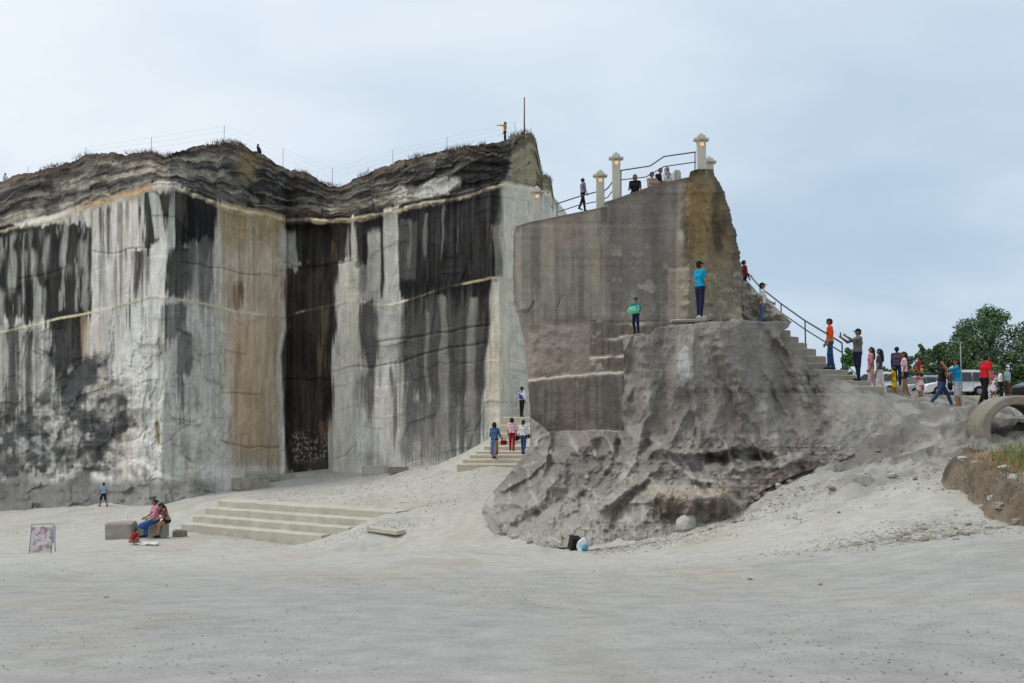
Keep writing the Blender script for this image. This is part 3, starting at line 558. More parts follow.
put((158,160,160), fl_*.6*sstep(0, .25, 1-np.hypot((sX-684)/6, (sY-366)/22)+.3*fi)); put((138,134,127), fl_*.6*sstep(470, 505, sY+14*bl)); put((92,82,74), fl_*.75*bm_*sstep(0, 2, sY-bt)*sstep(28, 22, sY-bt)); put((150,136,118), fl_*.5*bm_*sstep(482, 490, sY)*sstep(1, -1, sY-bt))
put((138,133,124), fl_*.6*sstep(815, 850, sX)); put((66,64,62), fl_*.6*sstep(0, .3, 1-np.hypot((sX-745)/45, (sY-456)/9)+.4*fi)); put((108,92,74), fl_*.4*sstep(715, 745, sX)*sstep(462, 472, sY))  # dark ellipse puts the undercut's shade into the rock colour
put((160,156,148), fl_*.5*sstep(.45, .75, er2)*lowl)
colr = np.minimum(colr/EV*np.array([1.0, 1.0, 0.985]), 0.8)
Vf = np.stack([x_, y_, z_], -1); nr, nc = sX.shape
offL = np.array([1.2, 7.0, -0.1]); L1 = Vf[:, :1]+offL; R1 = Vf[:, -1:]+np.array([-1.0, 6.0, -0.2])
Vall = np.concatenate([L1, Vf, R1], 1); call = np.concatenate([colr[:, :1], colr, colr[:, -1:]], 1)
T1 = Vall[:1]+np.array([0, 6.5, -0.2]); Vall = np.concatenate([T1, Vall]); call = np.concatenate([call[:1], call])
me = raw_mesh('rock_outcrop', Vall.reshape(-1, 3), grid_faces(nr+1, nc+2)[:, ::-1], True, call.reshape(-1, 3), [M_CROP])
tag(link('rock_outcrop', me), kind='structure')
# core that carries the walkway behind the wall top
mb = MB(); top = [UV(530, 223, 35.3), UV(603, 208, 33.7), UV(690, 178, 32.0), UV(713, 171.5, 32.6)]
tops = [Vector((p.x, p.y+0.35, p.z-0.06)) for p in top]; bk = [Vector((0.9, 47, 7.6)), Vector((3.6, 44, 8.6)), Vector((6.4, 40.5, 9.2)), Vector((7.2, 40, 9.0))]
v = tops+bk+[Vector((p.x, p.y, -2)) for p in tops]+[Vector((p.x, p.y, -2)) for p in bk]
fcs = [(i, i+1, 4+i+1, 4+i) for i in range(3)]+[(4+i, 4+i+1, 12+i+1, 12+i) for i in range(3)]+[(i, i+1, 8+i+1, 8+i) for i in range(3)]+[(3, 7, 15, 11), (0, 4, 12, 8)]
mb.add(v, fcs); o = mb.build('walkway_top', M_STONE_B); tag(o, kind='structure')
# ---------------------------------------------------------------- earth bank at the right edge
bx = np.arange(8.0, 22.0, 0.07); by = np.arange(11.0, 27.0, 0.07); BX, BY = np.meshgrid(bx, by)
EDGE = P(11,14.5,13,12.2,15,10.6,16.5,9.7,18,9.25,19.5,9.35,21,9.75,22.3,9.8,23.3,10.0,24.0,10.6,24.6,12.0,25.2,15,26,19,27,24)
ex = np.interp(BY, EDGE[:, 0], EDGE[:, 1])
inn = BX-ex+0.22*fbm(BX*0.9, BY*0.9, 0, 141, 5)+.14*ridged(BX*3.1, BY*3.1, 0, 140, 3)
hgt = np.interp(BY, [11,17,20,23,25.5,27], [0.75,0.85,0.95,0.80,0.7,0.4])
prof = sstep(0, 0.45, inn)*0.78+0.22*sstep(0.4, 1.6, inn)
gb = ground_z(BX, BY, True)
bz = gb-0.10+prof*hgt+prof*(0.20*fbm(BX*1.3, BY*1.3, 0, 142, 5)+0.12*ridged(BX*2.6, BY*2.6, 0, 143, 4))
bz = np.where(inn < -0.1, gb-0.12, bz)
steep = sstep(0.02, 0.2, inn)*(1-sstep(0.45, 0.8, inn))
bc = np.empty(BX.shape+(3,)); bc[:] = alb((132,120,102), .9)
def putb(c, a):
    global bc
    bc = bc*(1-a[..., None])+alb(c, .9)*a[..., None]
bn = fbm(BX*0.9, BY*0.9, 0, 144, 4)
putb((116,84,56), .75*sstep(0.35, 0.7, inn)*sstep(-0.4, 0.1, bn)); putb((112,98,84), .85*steep); putb((80,69,60), .7*steep*sstep(0, .3, fbm(BX*3, BY*3, 0, 145, 3))); putb((158,148,130), .3*sstep(.1, .4, fbm(BX*1.6, BY*1.6, 0, 146, 3))*(1-sstep(.9, 1.5, inn)))
putb((92,104,58), .75*sstep(1.0, 1.8, inn)*sstep(-.1, .3, bn+.1))
me = raw_mesh('earth_bank', np.stack([BX, BY, bz], -1).reshape(-1, 3), grid_faces(len(by), len(bx)), True, bc.reshape(-1, 3), [M_BANK])
tag(link('earth_bank', me), kind='structure')
def bank_z(x, y):
    i = int(np.clip((y-11)/0.07, 0, len(by)-1)); j = int(np.clip((x-8)/0.07, 0, len(bx)-1)); return float(bz[i, j])

# grass blades helper: one mesh of small bent blades
def blades(name, pts, hmin, hmax, wid, mats, rng, lean=0.35):
    pts = np.asarray(pts); n = len(pts); a = rng.rand(n)*2*math.pi; h = hmin+(hmax-hmin)*rng.rand(n); l = lean*h*(0.3+rng.rand(n)); b = rng.rand(n)*2*math.pi
    dx, dy = np.cos(a)*wid, np.sin(a)*wid; lx, ly = np.cos(b)*l, np.sin(b)*l
    z0 = np.zeros(n)
    v = np.stack([pts+np.stack([-dx, -dy, z0-0.02], -1), pts+np.stack([dx, dy, z0-0.02], -1), pts+np.stack([dx*.6+lx*.4, dy*.6+ly*.4, h*.6], -1), pts+np.stack([-dx*.6+lx*.4, -dy*.6+ly*.4, h*.6], -1),
                  pts+np.stack([lx-dx*.1, ly-dy*.1, h], -1), pts+np.stack([lx+dx*.1, ly+dy*.1, h], -1)], 1).reshape(-1, 3)
    o = np.arange(n)[:, None]*6
    f = np.concatenate([o+np.array([0, 1, 2, 3]), o+np.array([3, 2, 5, 4])]); fm = np.tile(rng.randint(0, len(mats), n), 2)
    return tag(link(name, raw_mesh(name, v, f, False, None, mats, fm)), kind='stuff')
GR = [plain('grass_green', (0.10, 0.17, 0.035), .8), plain('grass_bright', (0.16, 0.24, 0.05), .8), plain('grass_straw', (0.30, 0.25, 0.12), .85)]
DG = [plain('dry_grass_brown', (0.15, 0.105, 0.075), .9), plain('dry_grass_red', (0.17, 0.10, 0.075), .9), plain('dry_grass_dark', (0.08, 0.065, 0.05), .9)]
pp = []
for i in range(26000):
    x, y = RNG.uniform(9.4, 18), RNG.uniform(12, 25.5)
    j = inn[int((y-11)/.07), int((x-8)/.07)] if y < 26.9 else -1
    gnn = bn[int((y-11)/.07), int((x-8)/.07)]
    if j > 0.6 and (gnn > -0.2+.3*(j < 1.1) or RNG.rand() < .08) or (0 < j < .7 and RNG.rand() < .04): pp.append((x, y, bank_z(x, y)))
g = blades('bank_grass', pp, 0.06, 0.26, 0.011, GR, RNG, .7); tag(g, 'short green grass growing on top of the earth bank', 'grass')
pp = []
for i in range(9000):
    x, y = RNG.uniform(8.6, 13), RNG.uniform(15, 25); j = inn[int((y-11)/.07), int((x-8)/.07)]
    if 0.02 < j < .75: pp.append((x, y, bank_z(x, y)))
g = blades('bank_roots', pp, 0.03, 0.13, 0.008, [plain('root_brown', (.12, .085, .06), .95), plain('root_grey', (.25, .22, .18), .95), plain('soil_clod', (.16, .12, .09), .95)], RNG, 1.6); tag(g, 'dry roots and stems on the face of the earth bank', 'roots')
pp = []
for i in range(16000):
    px = RNG.uniform(-60, 552); k = float(noise(px*0.06, 0.3, 0, 151))+.5*float(noise(px*0.25, 0.3, 0, 152))
    if RNG.rand() > 0.12+1.3*k: continue
    p = rim_point(px, RNG.uniform(-0.5, 1.2), 0.5); pp.append(tuple(p))
g = blades('dry_rim_grass', pp, 0.06, 0.36, 0.014, DG, RNG, .8); tag(g, 'dry brown grass fringing the cliff rim', 'grass')
pp = []
for (a, b, d, n, r) in [(385,526,34.6,160,.55),(130,532,39,40,.5),(740,474,27.3,50,.5),(770,470,27.2,50,.5),(20,530,44,30,1.0),(70,522,45,60,1.2)]:
    c = UV(a, b, d)
    for i in range(n):
        x, y = c.x+RNG.normal()*r*1.6, c.y+RNG.normal()*r*.5; pp.append((x, y, gz(x, y)))
g = blades('sparse_weeds', pp, 0.03, 0.11, 0.01, [GR[0], GR[2], plain('weed_olive', (0.13, 0.13, 0.06), .9)], RNG, .8); tag(g, 'sparse weeds beside the concrete steps', 'weeds')

# ---------------------------------------------------------------- stones
def rock_mesh(name, seed, boxy=0.4, sub=2, mat=M_STONE):
    bm = bmesh.new(); bmesh.ops.create_icosphere(bm, subdivisions=sub, radius=0.5); r = random.Random(seed)
    off = r.uniform(0, 50)
    V = np.array([v.co[:] for v in bm.verts]); m = np.abs(V).max(1, keepdims=True); V = V*(1-boxy)+V/m*0.42*boxy
    V = V*(1+0.55*fbm(V[:, 0]*2+off, V[:, 1]*2, V[:, 2]*2, seed, 3)[:, None])
    for v, c in zip(bm.verts, V): v.co = c
    me = bpy.data.meshes.new(name); bm.to_mesh(me); bm.free(); me.materials.append(mat); return me
RK = [rock_mesh('stone_mesh', i, 0.5 if i % 2 else 0.25, 2, M_STONE if i % 3 else M_STONE_B) for i in range(7)]
def stone(px, py, d, w, h, label, cat='stone', group=None, ry=None, var=0, name='stone', onbank=False):
    p = UV(px, py, d); o = link(name, RK[var % 7]); z = gz(p.x, p.y)
    if onbank: z = bank_z(p.x, p.y)
    o.location = (p.x, p.y, z+h*(0.05 if onbank else 0.25)); o.scale = (w, w*random.uniform(.7, 1.0), h); o.rotation_euler = (random.uniform(-.2, .2), random.uniform(-.2, .2), ry if ry is not None else random.uniform(0, 6))
    return tag(o, label, cat, group)
stone(688,526,26.6,.62,.46,'whitish squarish boulder lying against the foot of the central rock','boulder',ry=.5,var=1,name='boulder')
for i, (a, b, w) in enumerate([(727,473,.26),(742,476,.34),(757,480,.30),(765,482,.24),(750,470,.20),(778,484,.22),(790,478,.2)]):
    stone(a, b, 27.0-0.02*i, w, w*.7, 'pale stone in the small heap under the rock overhang', 'stone', 'stones heaped under the overhang', var=i)
for i in range(46):
    a = RNG.normal(925, 32); b = RNG.normal(520, 7); d = float(np.interp(b, [500, 515, 530, 540], [20.5, 19, 17.5, 16.2]))
    w = RNG.uniform(.06, .17); stone(a, b, d, w, w*.5, 'small pale rubble chip strewn on the track before the bank', 'stone', 'rubble chips before the bank', var=i)
for i in range(22):
    a = RNG.uniform(770, 930); d = RNG.uniform(23.5, 30.5); b = 470
    w = RNG.uniform(.08, .24); stone(a, b, d, w, w*.55, 'grey rubble stone at the edge of the rising track', 'stone', 'rubble along the rising track', var=i+2)
for i in range(26):
    a = RNG.uniform(590, 745); b = float(np.interp(a, [590, 690, 745], [548, 535, 512]))+RNG.normal(2, 4); d = float(np.interp(a, [590, 745], [26.6, 25.4]))
    w = RNG.uniform(.06, .2); stone(a, b, d, w, w*.55, 'small stone scattered along the foot of the central rock', 'stone', 'stones at the foot of the central rock', var=i+1)
for i, (a, b, d, w) in enumerate([(1000,478,19.5,.3),(1012,468,20,.26),(992,470,20.3,.24),(1016,482,18.8,.26),(962,447,23.3,.3),(1003,455,21.5,.3),(975,455,22.5,.25)]):
    stone(a, b, d, w, w*.6, 'pale stone embedded in the face of the earth bank', 'stone', 'stones in the bank', var=i, onbank=True)
for i, (a, b, d, w) in enumerate([(925,543,17.5,.22),(956,547,17,.12),(820,583,13,.07),(750,575,14.5,.08),(106,597,12,.07),(166,585,14,.05),(780,455,28,.3),(505,524,30.5,.4),(492,515,32,.35),(515,532,29.8,.25),(530,540,28.8,.22),(487,505,33.6,.4)]):
    stone(a, b, d, w, w*.55, ['flat grey stone alone on the track right of the central rock','small dark stone on the track near the bank','tiny dark pebble on the foreground ground, right','tiny dark pebble on the foreground ground, centre right','dark pebble on the foreground ground, far left','tiny pebble on the foreground ground, left','brown stone at the toe of the eroded flank','broad flat stone at the left toe of the central rock','grey stone left of the central rock toe','small stone before the left toe of the central rock','pale stone near the black tin','outermost stone at the left toe of the central rock'][i], 'stone', var=i)
# fine gravel: uncountable
gv = []; gf = []
OCT = np.array([(1,0,0),(-1,0,0),(0,1,0),(0,-1,0),(0,0,1),(0,0,-1)], float); OF = np.array([(0,2,4),(2,1,4),(1,3,4),(3,0,4),(2,0,5),(1,2,5),(3,1,5),(0,3,5)])
pts = []
for i in range(9000):
    y = 5.2*math.exp(RNG.rand()*1.9); xx_ = RNG.uniform(-.62, .62)*y
    if RNG.rand() > .18+1.6*float(noise(xx_*.5, y*.35, 0, 155)): continue
    pts.append((xx_, y, RNG.uniform(.003, .009)*(1+y*.03)*(2.2 if RNG.rand() < .02 else 1)))
for i in range(1500):
    a = RNG.uniform(590, 790); b = float(np.interp(a, [590, 690, 745, 790], [548, 534, 510, 492]))+abs(RNG.normal(0, 5)); d = float(np.interp(a, [590, 690, 790], [27.0, 26.4, 26.6]))
    p = UV(a, b, d); pts.append((p.x+RNG.normal(0, .3), p.y-abs(RNG.normal(0, .9)), RNG.uniform(.008, .035)))
for i in range(1600):
    pts.append((RNG.normal(7.6, 1.1), RNG.normal(19.0, .8), RNG.uniform(.008, .03)))
for i in range(500):
    pts.append((RNG.uniform(6.5, 11), RNG.uniform(22.5, 32), RNG.uniform(.012, .04)))
for i in range(1500):
    a = RNG.uniform(230, 480); d = RNG.uniform(36, 60); p = UV(a, 490, d); pts.append((p.x, p.y, RNG.uniform(.02, .045)))
pts = np.array(pts); zz = ground_z(pts[:, 0], pts[:, 1]); n = len(pts)
v = OCT[None]*pts[:, 2][:, None, None]*(0.6+0.8*RNG.rand(n, 6, 1))*np.array([1.2, 1, .6]); v = v+np.stack([pts[:, 0], pts[:, 1], zz+pts[:, 2]*.15], -1)[:, None]
f = (np.arange(n)[:, None, None]*6+OF[None]).reshape(-1, 3)
me = raw_mesh('gravel', v.reshape(-1, 3), f, False, None, [plain('gravel_pale', alb((176,172,160), 1.05), .95), plain('gravel_tan', alb((156,148,134), 1.05), .95), plain('gravel_grey', alb((146,144,138), 1.05), .95)], np.repeat(RNG.randint(0, 3, n), 8)); tag(link('gravel', me), 'fine gravel strewn over the quarry floor', 'gravel', kind='stuff')

def block(px, py, d, sz, rz, label, cat='stone block', mat=M_STONE, name='stone_block', z=None, rx=0):
    p = UV(px, py, d); zb = gz(p.x, p.y) if z is None else z
    mb = MB(); bmx = MB().box((0, 0, sz[2]/2), sz); o = bmx.build(name, mat, None, False, 0.05)
    V = o.data; 
    for vv in V.vertices: vv.co += Vector((random.uniform(-.03, .03), random.uniform(-.03, .03), random.uniform(-.025, .025)))
    o.location = (p.x, p.y, zb-0.03); o.rotation_euler = (rx, 0, rz); return tag(o, label, cat)
block(121,536.5,37.6,(.98,.72,.66),.14,'square grey concrete block at the left end of the stone seat',mat=M_CONC)
block(153,537,37.9,(.98,.62,.56),-.16,'grey stone block seat under the two seated women',mat=M_CONC)
block(180,533.5,38.4,(.42,.4,.3),-.3,'low dark block between the seated women and the concrete steps',mat=M_STONE_B)
block(374,474.5,63.2,(1.5,.7,.62),.15,'pale squared block against the cliff foot, nearest the light rock panel',mat=M_STONE)
block(398,472,62.0,(1.3,.6,.36),.2,'low pale slab at the cliff foot right of the squared block',mat=M_STONE_B)
block(250,487,61.5,(1.9,1.3,.72),.75,'grey weathered block at the cliff foot behind the concrete steps',mat=M_CONC)
block(277,478,65.0,(2.0,1.2,.4),.7,'flat slab at the cliff foot beside the dark recess',mat=M_CONC)
block(262,476,65.5,(2.2,1.0,.62),.7,'upper slab of the ledge at the foot of the tan cliff face',mat=M_STONE)
pz = UV(690, 321.8, 30.55); block(690,321.8,30.55,(1.05,.55,.12),-.12,'thin stone slab under the feet of the man in turquoise',mat=M_STONE,name='stone_slab',z=pz.z-.01)
pz = UV(677, 186, 33.3); block(677,178,33.3,(.26,.26,.55),.2,'small stone bollard on the rock top beside the seated visitors','bollard',M_POST,'stone_bollard',z=pz.z)

# ---------------------------------------------------------------- concrete steps
def stairs(name, label, quads, mat, cat='steps'):
    """quads: list of (front-left, front-right, back-right, back-left, z_top, z_bottom)"""
    base = quads[0][0]; root = empty(name, (base[0], base[1], quads[0][5])); tag(root, label, cat)
    for a, b, c, d, zt, zb in quads:
        mb = MB(); off = Vector((base[0], base[1], quads[0][5]))
        nn = 14; v = []
        for t_ in range(nn+1):
            k_ = t_/nn; fr0 = Vector(a).lerp(Vector(b), k_); bk0 = Vector(d).lerp(Vector(c), k_); j1, j2 = random.uniform(-.022, .022), random.uniform(-.03, .008)
            bevv = (bk0-fr0).normalized()*.035
            for q_, zz in ((fr0, zb), (fr0+bevv*.0+bevv*j1, zt-.03+j2*.6), (fr0+bevv*(1+8*abs(j1)), zt+j2*.5), (bk0, zt), (bk0, zb)): v.append(Vector((q_[0], q_[1], zz))-off)
        fs = [(t_*5+m_, (t_+1)*5+m_, (t_+1)*5+(m_+1) % 5, t_*5+(m_+1) % 5) for t_ in range(nn) for m_ in range(5)]+[(4, 3, 2, 1, 0), tuple(nn*5+m_ for m_ in range(5))]
        mb.add(v, fs)
        mb.build('step', mat, root)
    return root
# left flight, four broad steps
L0 = UV(181, 530, 39.9); dirv = Vector((7.4, -4.7)).normalized(); per = Vector((dirv.y*-1, dirv.x))
qs = []; zb0 = L0.z; zl = [zb0+.27, zb0+.54, zb0+.81, zb0+1.08]
spans = [(0, 7.5), (.05, 8.3), (.15, 9.0), (.3, 9.6)]
for i in range(4):
    s0, s1 = spans[i]; o0 = Vector((L0.x, L0.y))+per*(.52*i); a = o0+dirv*s0; b = o0+dirv*s1; c = b+per*(.56 if i < 3 else .9); d = a+per*(.56 if i < 3 else .9)
    qs.append((a, b, c, d, zl[i], zb0-.9+.27*i*0))
stairs('concrete_steps', 'four broad concrete steps climbing from the pit floor to the gravel', qs, M_STEP)
c = UV(386, 524.5, 34.3); mb = MB().box((0, 0, 0), (1.35, .5, .14)); o = mb.build('concrete_slab', M_STEP, None, False, .02); o.location = (c.x, c.y, gz(c.x, c.y)+.06); o.rotation_euler = (0, .03, math.atan2(dirv.y, dirv.x)); tag(o, 'loose concrete slab with moss at the right end of the steps', 'slab')
# flight between cliff and outcrop
qs = []
for i, (yy, d, xa, xb) in enumerate([(464, 46.6, 457, 540), (459.2, 47.4, 463, 540), (454.6, 48.2, 470, 540), (451, 49.0, 476, 540), (446, 50.2, 484, 545), (440, 51.2, 490, 545), (433, 52.2, 496, 545), (425, 53.2, 500, 545), (417, 54.0, 503, 545)]):
    a = UV(xa, yy, d); b = UV(xb, yy, d); qs.append((Vector((a.x, a.y)), Vector((b.x, b.y)), Vector((b.x, b.y+1.6)), Vector((a.x, a.y+1.6)), a.z, a.z-1.1))
S2Z = qs
stairs('stone_steps', 'pale steps rising in the gap between cliff and central rock', qs, plain('gap_step_stone', alb((165,158,142), .7), .93, .2, 3.0, .4))
# flight on the right with handrail
SC = [(884,386,32.4),(870,380.5,33.0),(856,374.5,33.55),(848,369.5,34.0),(835,363,34.6),(826,356,35.1),(816,348.5,35.7),(807,342.5,36.2),(798.6,336.5,36.7),(790.5,330,37.2),(783,323,37.7),(775,316,38.2),(768,309,38.8),(760,300,39.5),(752,291,40.3)]
cs = [UV(*s) for s in SC]; qs = []
dr = Vector((cs[9].x-cs[1].x, cs[9].y-cs[1].y)).normalized(); pe = Vector((dr.y, -dr.x));  pe = pe if pe.x > 0 else -pe
for i, p in enumerate(cs):
    rw = Vector((p.x, p.y)); wv = 2.3; dep = dr*(1.1)
    a = rw-pe*wv; qs.append((a, rw, rw+dep, a+dep, p.z, p.z-2.2))
stairs('stone_stairs', 'worn stone stairs with handrail climbing behind the central rock on the right', qs, M_STAIR)
def stair_z(i): return cs[i].z
# rock shoulder carrying the stairs
mb = MB(); 
for i in range(len(cs)-1):
    p, q = cs[i], cs[i+1]; a = Vector((p.x, p.y))-pe*2.2; b = Vector((p.x, p.y))+pe*.1; c2 = Vector((q.x, q.y))+pe*.1+dr*.4; d2 = Vector((q.x, q.y))-pe*2.2+dr*.4
    mb.add([(a.x, a.y, p.z-.9), (b.x, b.y, p.z-.9), (c2.x, c2.y, p.z-.9), (d2.x, d2.y, p.z-.9), (a.x, a.y, -1), (b.x, b.y, -1), (c2.x, c2.y, -1), (d2.x, d2.y, -1)], [(0, 1, 2, 3), (0, 4, 5, 1), (1, 5, 6, 2), (2, 6, 7, 3), (3, 7, 4, 0)])
tag(mb.build('stair_shoulder', M_STAIR), kind='structure')
# handrail on the stairs
def rail_z(px, py, d): return UV(px, py, d)
hr = empty('stair_handrail', UV(842, 368, 34.05)); tag(hr, 'grey steel handrail with two rails along the stone stairs', 'handrail'); o0 = hr.location.copy()
def part(mb, name, mat, root, smooth=False, bevel=0):
    off = root.location
    mb.v = [tuple(Vector(p)-Vector(off)) for p in mb.v]; return mb.build(name, mat, root, smooth, bevel)
tp = [UV(842, 343, 34.05), UV(805, 320.7, 36.3), UV(781, 303.7, 37.6), UV(760, 287, 39.0), UV(747, 272, 40.2)]; lo = [UV(842, 352.5, 34.05), UV(805, 329.3, 36.3), UV(781, 312.5, 37.6), UV(760, 296, 39.0), UV(747, 281, 40.2)]
part(MB().tube(tp, .028), 'top_rail', M_STEEL, hr, True); part(MB().tube(lo, .022), 'lower_rail', M_STEEL, hr, True)
for p, ft in zip(tp[:4], [371, 344, 327, 312]): part(MB().tube([Vector((p.x, p.y, UV(512, ft, p.y).z-.3)), p], .026), 'post', M_STEEL, hr, True)

# ---------------------------------------------------------------- lamp posts and rails on the rock top
def lamp_post(px, top_py, d, hgt, label, lit=True, rz=0.0):
    t = UV(px, top_py, d); r = empty('lamp_post', (t.x, t.y, t.z-hgt), rz); tag(r, label, 'lamp post', 'concrete lamp posts on the rock top')
    MB().box((0, 0, (hgt-.28)/2), (.27, .27, hgt-.28)).build('shaft', M_POST, r, False, .012)
    z = hgt-.28
    MB().box((0, 0, z+.05), (.50, .22, .10)).build('cap_arm', M_POST, r, False, .02); MB().box((0, 0, z+.053), (.22, .50, .106)).build('cap_arm', M_POST, r, False, .02)
    MB().box((0, 0, z+.14), (.26, .26, .09)).build('cap_block', M_POST, r, False, .015); MB().lathe([(0.001, .28), (.05, .27), (.07, .23), (.05, .19), (.06, .18)], (0, 0, z), 10).build('finial', M_POST, r, True)
    if lit:
        MB().box((0, -.142, z-.13), (.13, .016, .12)).build('lamp', M_LAMP, r)
        fr = MB().box((0, -.148, z-.035), (.21, .03, .025)); fr.box((-.095, -.148, z-.13), (.018, .03, .17)); fr.box((.095, -.148, z-.13), (.018, .03, .17)); fr.build('lamp_frame', M_POST, r)
    return r
lamp_post(701,133,32.4,1.6,'tallest-standing lit concrete lamp post at the right end of the rock top')
lamp_post(616,152,33.7,1.95,'lit concrete lamp post at the step in the wall top, left end of upper railing')
lamp_post(600,169.5,34.3,1.8,'lit concrete lamp post just left of the wall step, behind the walking woman')
lamp_post(537,186,36.2,1.8,'lit concrete lamp post at the left end of the wall, before the cliff tip')
lamp_post(709,156,35.5,1.0,'half-hidden concrete lamp post behind the rightmost one',False)
def railing(label, tops, lows, posts):
    r = empty('top_railing', tops[0]); tag(r, label, 'railing')
    part(MB().tube(tops, .022), 'top_rail', M_STEEL, r, True); part(MB().tube(lows, .018), 'lower_rail', M_STEEL, r, True)
    for a, b in posts: part(MB().tube([a, b], .02), 'post', M_STEEL, r, True)
railing('dark steel railing kinked upward between two lamp posts on the rock top', [UV(620,170.6,33.9),UV(650,166,33.4),UV(664,156.5,33.0),UV(696,152,32.6)], [UV(620,180,33.9),UV(646,177,33.4),UV(664,166.5,33.0),UV(696,162,32.6)], [(UV(695,178,32.6),UV(695,152,32.6)),(UV(621,198,33.9),UV(621,170.6,33.9))])
railing('dark steel railing sloping down at the left end of the rock top', [UV(556,204,36),UV(577.6,197,35.2),UV(596,192,34.6)], [UV(558,212,36),UV(579,205,35.2),UV(596,201.7,34.6)], [(UV(557,222,36),UV(557,204,36))])
railing('short dark rail linking the two close lamp posts', [UV(604,191,34.3),UV(608,188,34.2),UV(613,181,34.0)], [UV(604,199,34.3),UV(608,197,34.2),UV(613,190,34.0)], [(UV(604,206,34.3),UV(604,191,34.3))])

# ---------------------------------------------------------------- wire fence on the cliff rim
fx = [22, 80, 146, 220, 280, 330, 391, 446, 515]; fh = [11, 14, 20, 22, 20, 20, 18, 18, 18]
fp = [rim_point(x, .9, 0) for x in fx]; ft = [p+Vector((0, 0, h*p.y/FPX)) for p, h in zip(fp, fh)]
for k, (i0, i1, lb) in enumerate([(0, 4, 'thin wire fence on the rim left of the cliff notch'), (4, 8, 'thin wire fence on the rim from the notch to the flagpole')]):
    r = empty('wire_fence', fp[i0]); tag(r, lb, 'fence')
    for i in range(i0 if k == 0 else i0+1, i1+1): part(MB().tube([fp[i]-Vector((0, 0, .2)), ft[i]], .018, 5), 'post', M_WIRE, r)
    for t in (.97, .72, .45): part(MB().tube([fp[i].lerp(ft[i], t) for i in range(i0, i1+1)], .0032, 4), 'wire', M_WIRE, r)
p = rim_point(524.5, .6); r = empty('flagpole', p); tag(r, 'slender reddish bare flagpole on the tip of the cliff', 'pole'); part(MB().tube([p-Vector((0, 0, .3)), p+Vector((0, 0, 38*p.y/FPX))], .055, 8, .04), 'shaft', plain('pole_red_brown', (.16, .07, .06), .7), r, True)
part(MB().lathe([(.001, .12), (.05, .09), (.06, .04), (.04, 0)], (p.x, p.y, p.z+38*p.y/FPX), 8), 'finial', M_WIRE, r, True)
p = UV(962, 394, 58); p.z = gz(p.x, p.y); r = empty('utility_pole', p); tag(r, 'thin pale pole standing beside the white car', 'pole'); part(MB().tube([p, p+Vector((0, 0, 3.1))], .035, 6), 'shaft', M_WIRE, r, True); part(MB().box(p+Vector((0, 0, 3.1)), (.3, .06, .05)), 'crossarm', M_WIRE, r)

# ---------------------------------------------------------------- concrete culvert ring
c = UV(1014, 430, 27.0); r = empty('concrete_pipe', c, math.radians(-14)); tag(r, 'large concrete culvert ring lying on its side behind the earth bank', 'concrete pipe'); mb = MB(); prof = [(.68, -.5), (.72, -.52), (.90, -.52), (.93, -.48), (.93, 1.3), (.68, 1.3), (.68, -.5)]
M_PIPE = plain('stained_pipe_concrete', alb((122,115,104), .75), .92, .45, 3.0, .5)
mb.lathe(prof, (0, 0, 0), 40, 'Y').build('barrel', M_PIPE, r, True)
MB().lathe([(.70, -.525), (.72, -.535), (.88, -.535), (.90, -.525)], (0, 0, 0), 40, 'Y').build('rim', M_PIPE, r, True)
for b in r.children:
    b.data.polygons.foreach_set('use_smooth', np.full(len(b.data.polygons), False))

# ---------------------------------------------------------------- litter and the folding stand
c = UV(573, 541, 27.3); zg = gz(c.x, c.y); r = empty('black_tin', (c.x, c.y, zg)); r.rotation_euler = (.25, .1, .4); tag(r, 'open black square tin standing among stones before the central rock', 'tin')
MB().box((0, 0, .17), (.26, .26, .34)).build('can', plain('black_tin_paint', (.012, .012, .013), .5), r, False, .02); mb = MB(); 
for s in (-1, 1): mb.box((s*.13, 0, .345), (.02, .28, .02)); mb.box((0, s*.13, .345), (.24, .02, .02))
mb.build('rim', plain('black_tin_paint', (.012, .012, .013)), r)
c = UV(582, 545, 26.9); zg = gz(c.x, c.y); r = empty('plastic_sack', (c.x, c.y, zg)); tag(r, 'crumpled white plastic sack with a blue patch beside the black tin', 'sack')
bg_ = link('bag', rock_mesh('sack_mesh', 31, .35, 3, plain('white_plastic_film', (.62, .68, .70), .45)), r); bg_.scale = (.30, .26, .38); bg_.location = (0, 0, .14)
bl_ = link('printed_patch', rock_mesh('sack_blue', 32, .2, 3, plain('blue_plastic_print', (.12, .36, .46), .45)), r); bl_.scale = (.2, .24, .22); bl_.location = (.07, -.03, .10)
c = UV(41, 553, 29.5); zg = gz(c.x, c.y); r = empty('folding_stand', (c.x, c.y, zg), .18); tag(r, 'folding stand with a pink, white and red printed panel on the bare floor', 'sign stand')
def panel_mat():
    m, t, p = mat_new('stand_print'); co = ND(t, 'ShaderNodeTexCoord'); n1 = ND(t, 'ShaderNodeTexNoise'); n1.inputs['Scale'].default_value = 7; n1.inputs['Detail'].default_value = 3; t.links.new(co.outputs['Object'], n1.inputs['Vector'])
    r1 = ND(t, 'ShaderNodeValToRGB'); e = r1.color_ramp.elements; e[0].position = .36; e[0].color = (.36, .22, .22, 1); e[1].position = .5; e[1].color = (.55, .46, .45, 1)
    for ps, cl in [(.57, (.70, .68, .70, 1)), (.66, (.52, .40, .40, 1))]:
        k = e.new(ps); k.color = cl
    t.links.new(n1.outputs['Fac'], r1.inputs[0]); t.links.new(r1.outputs[0], p.inputs['Base Color']); p.inputs['Roughness'].default_value = .7; return m
MB().box((0, 0, .40), (.56, .03, .72), 0, -.16).build('panel', panel_mat(), r, False, .01)
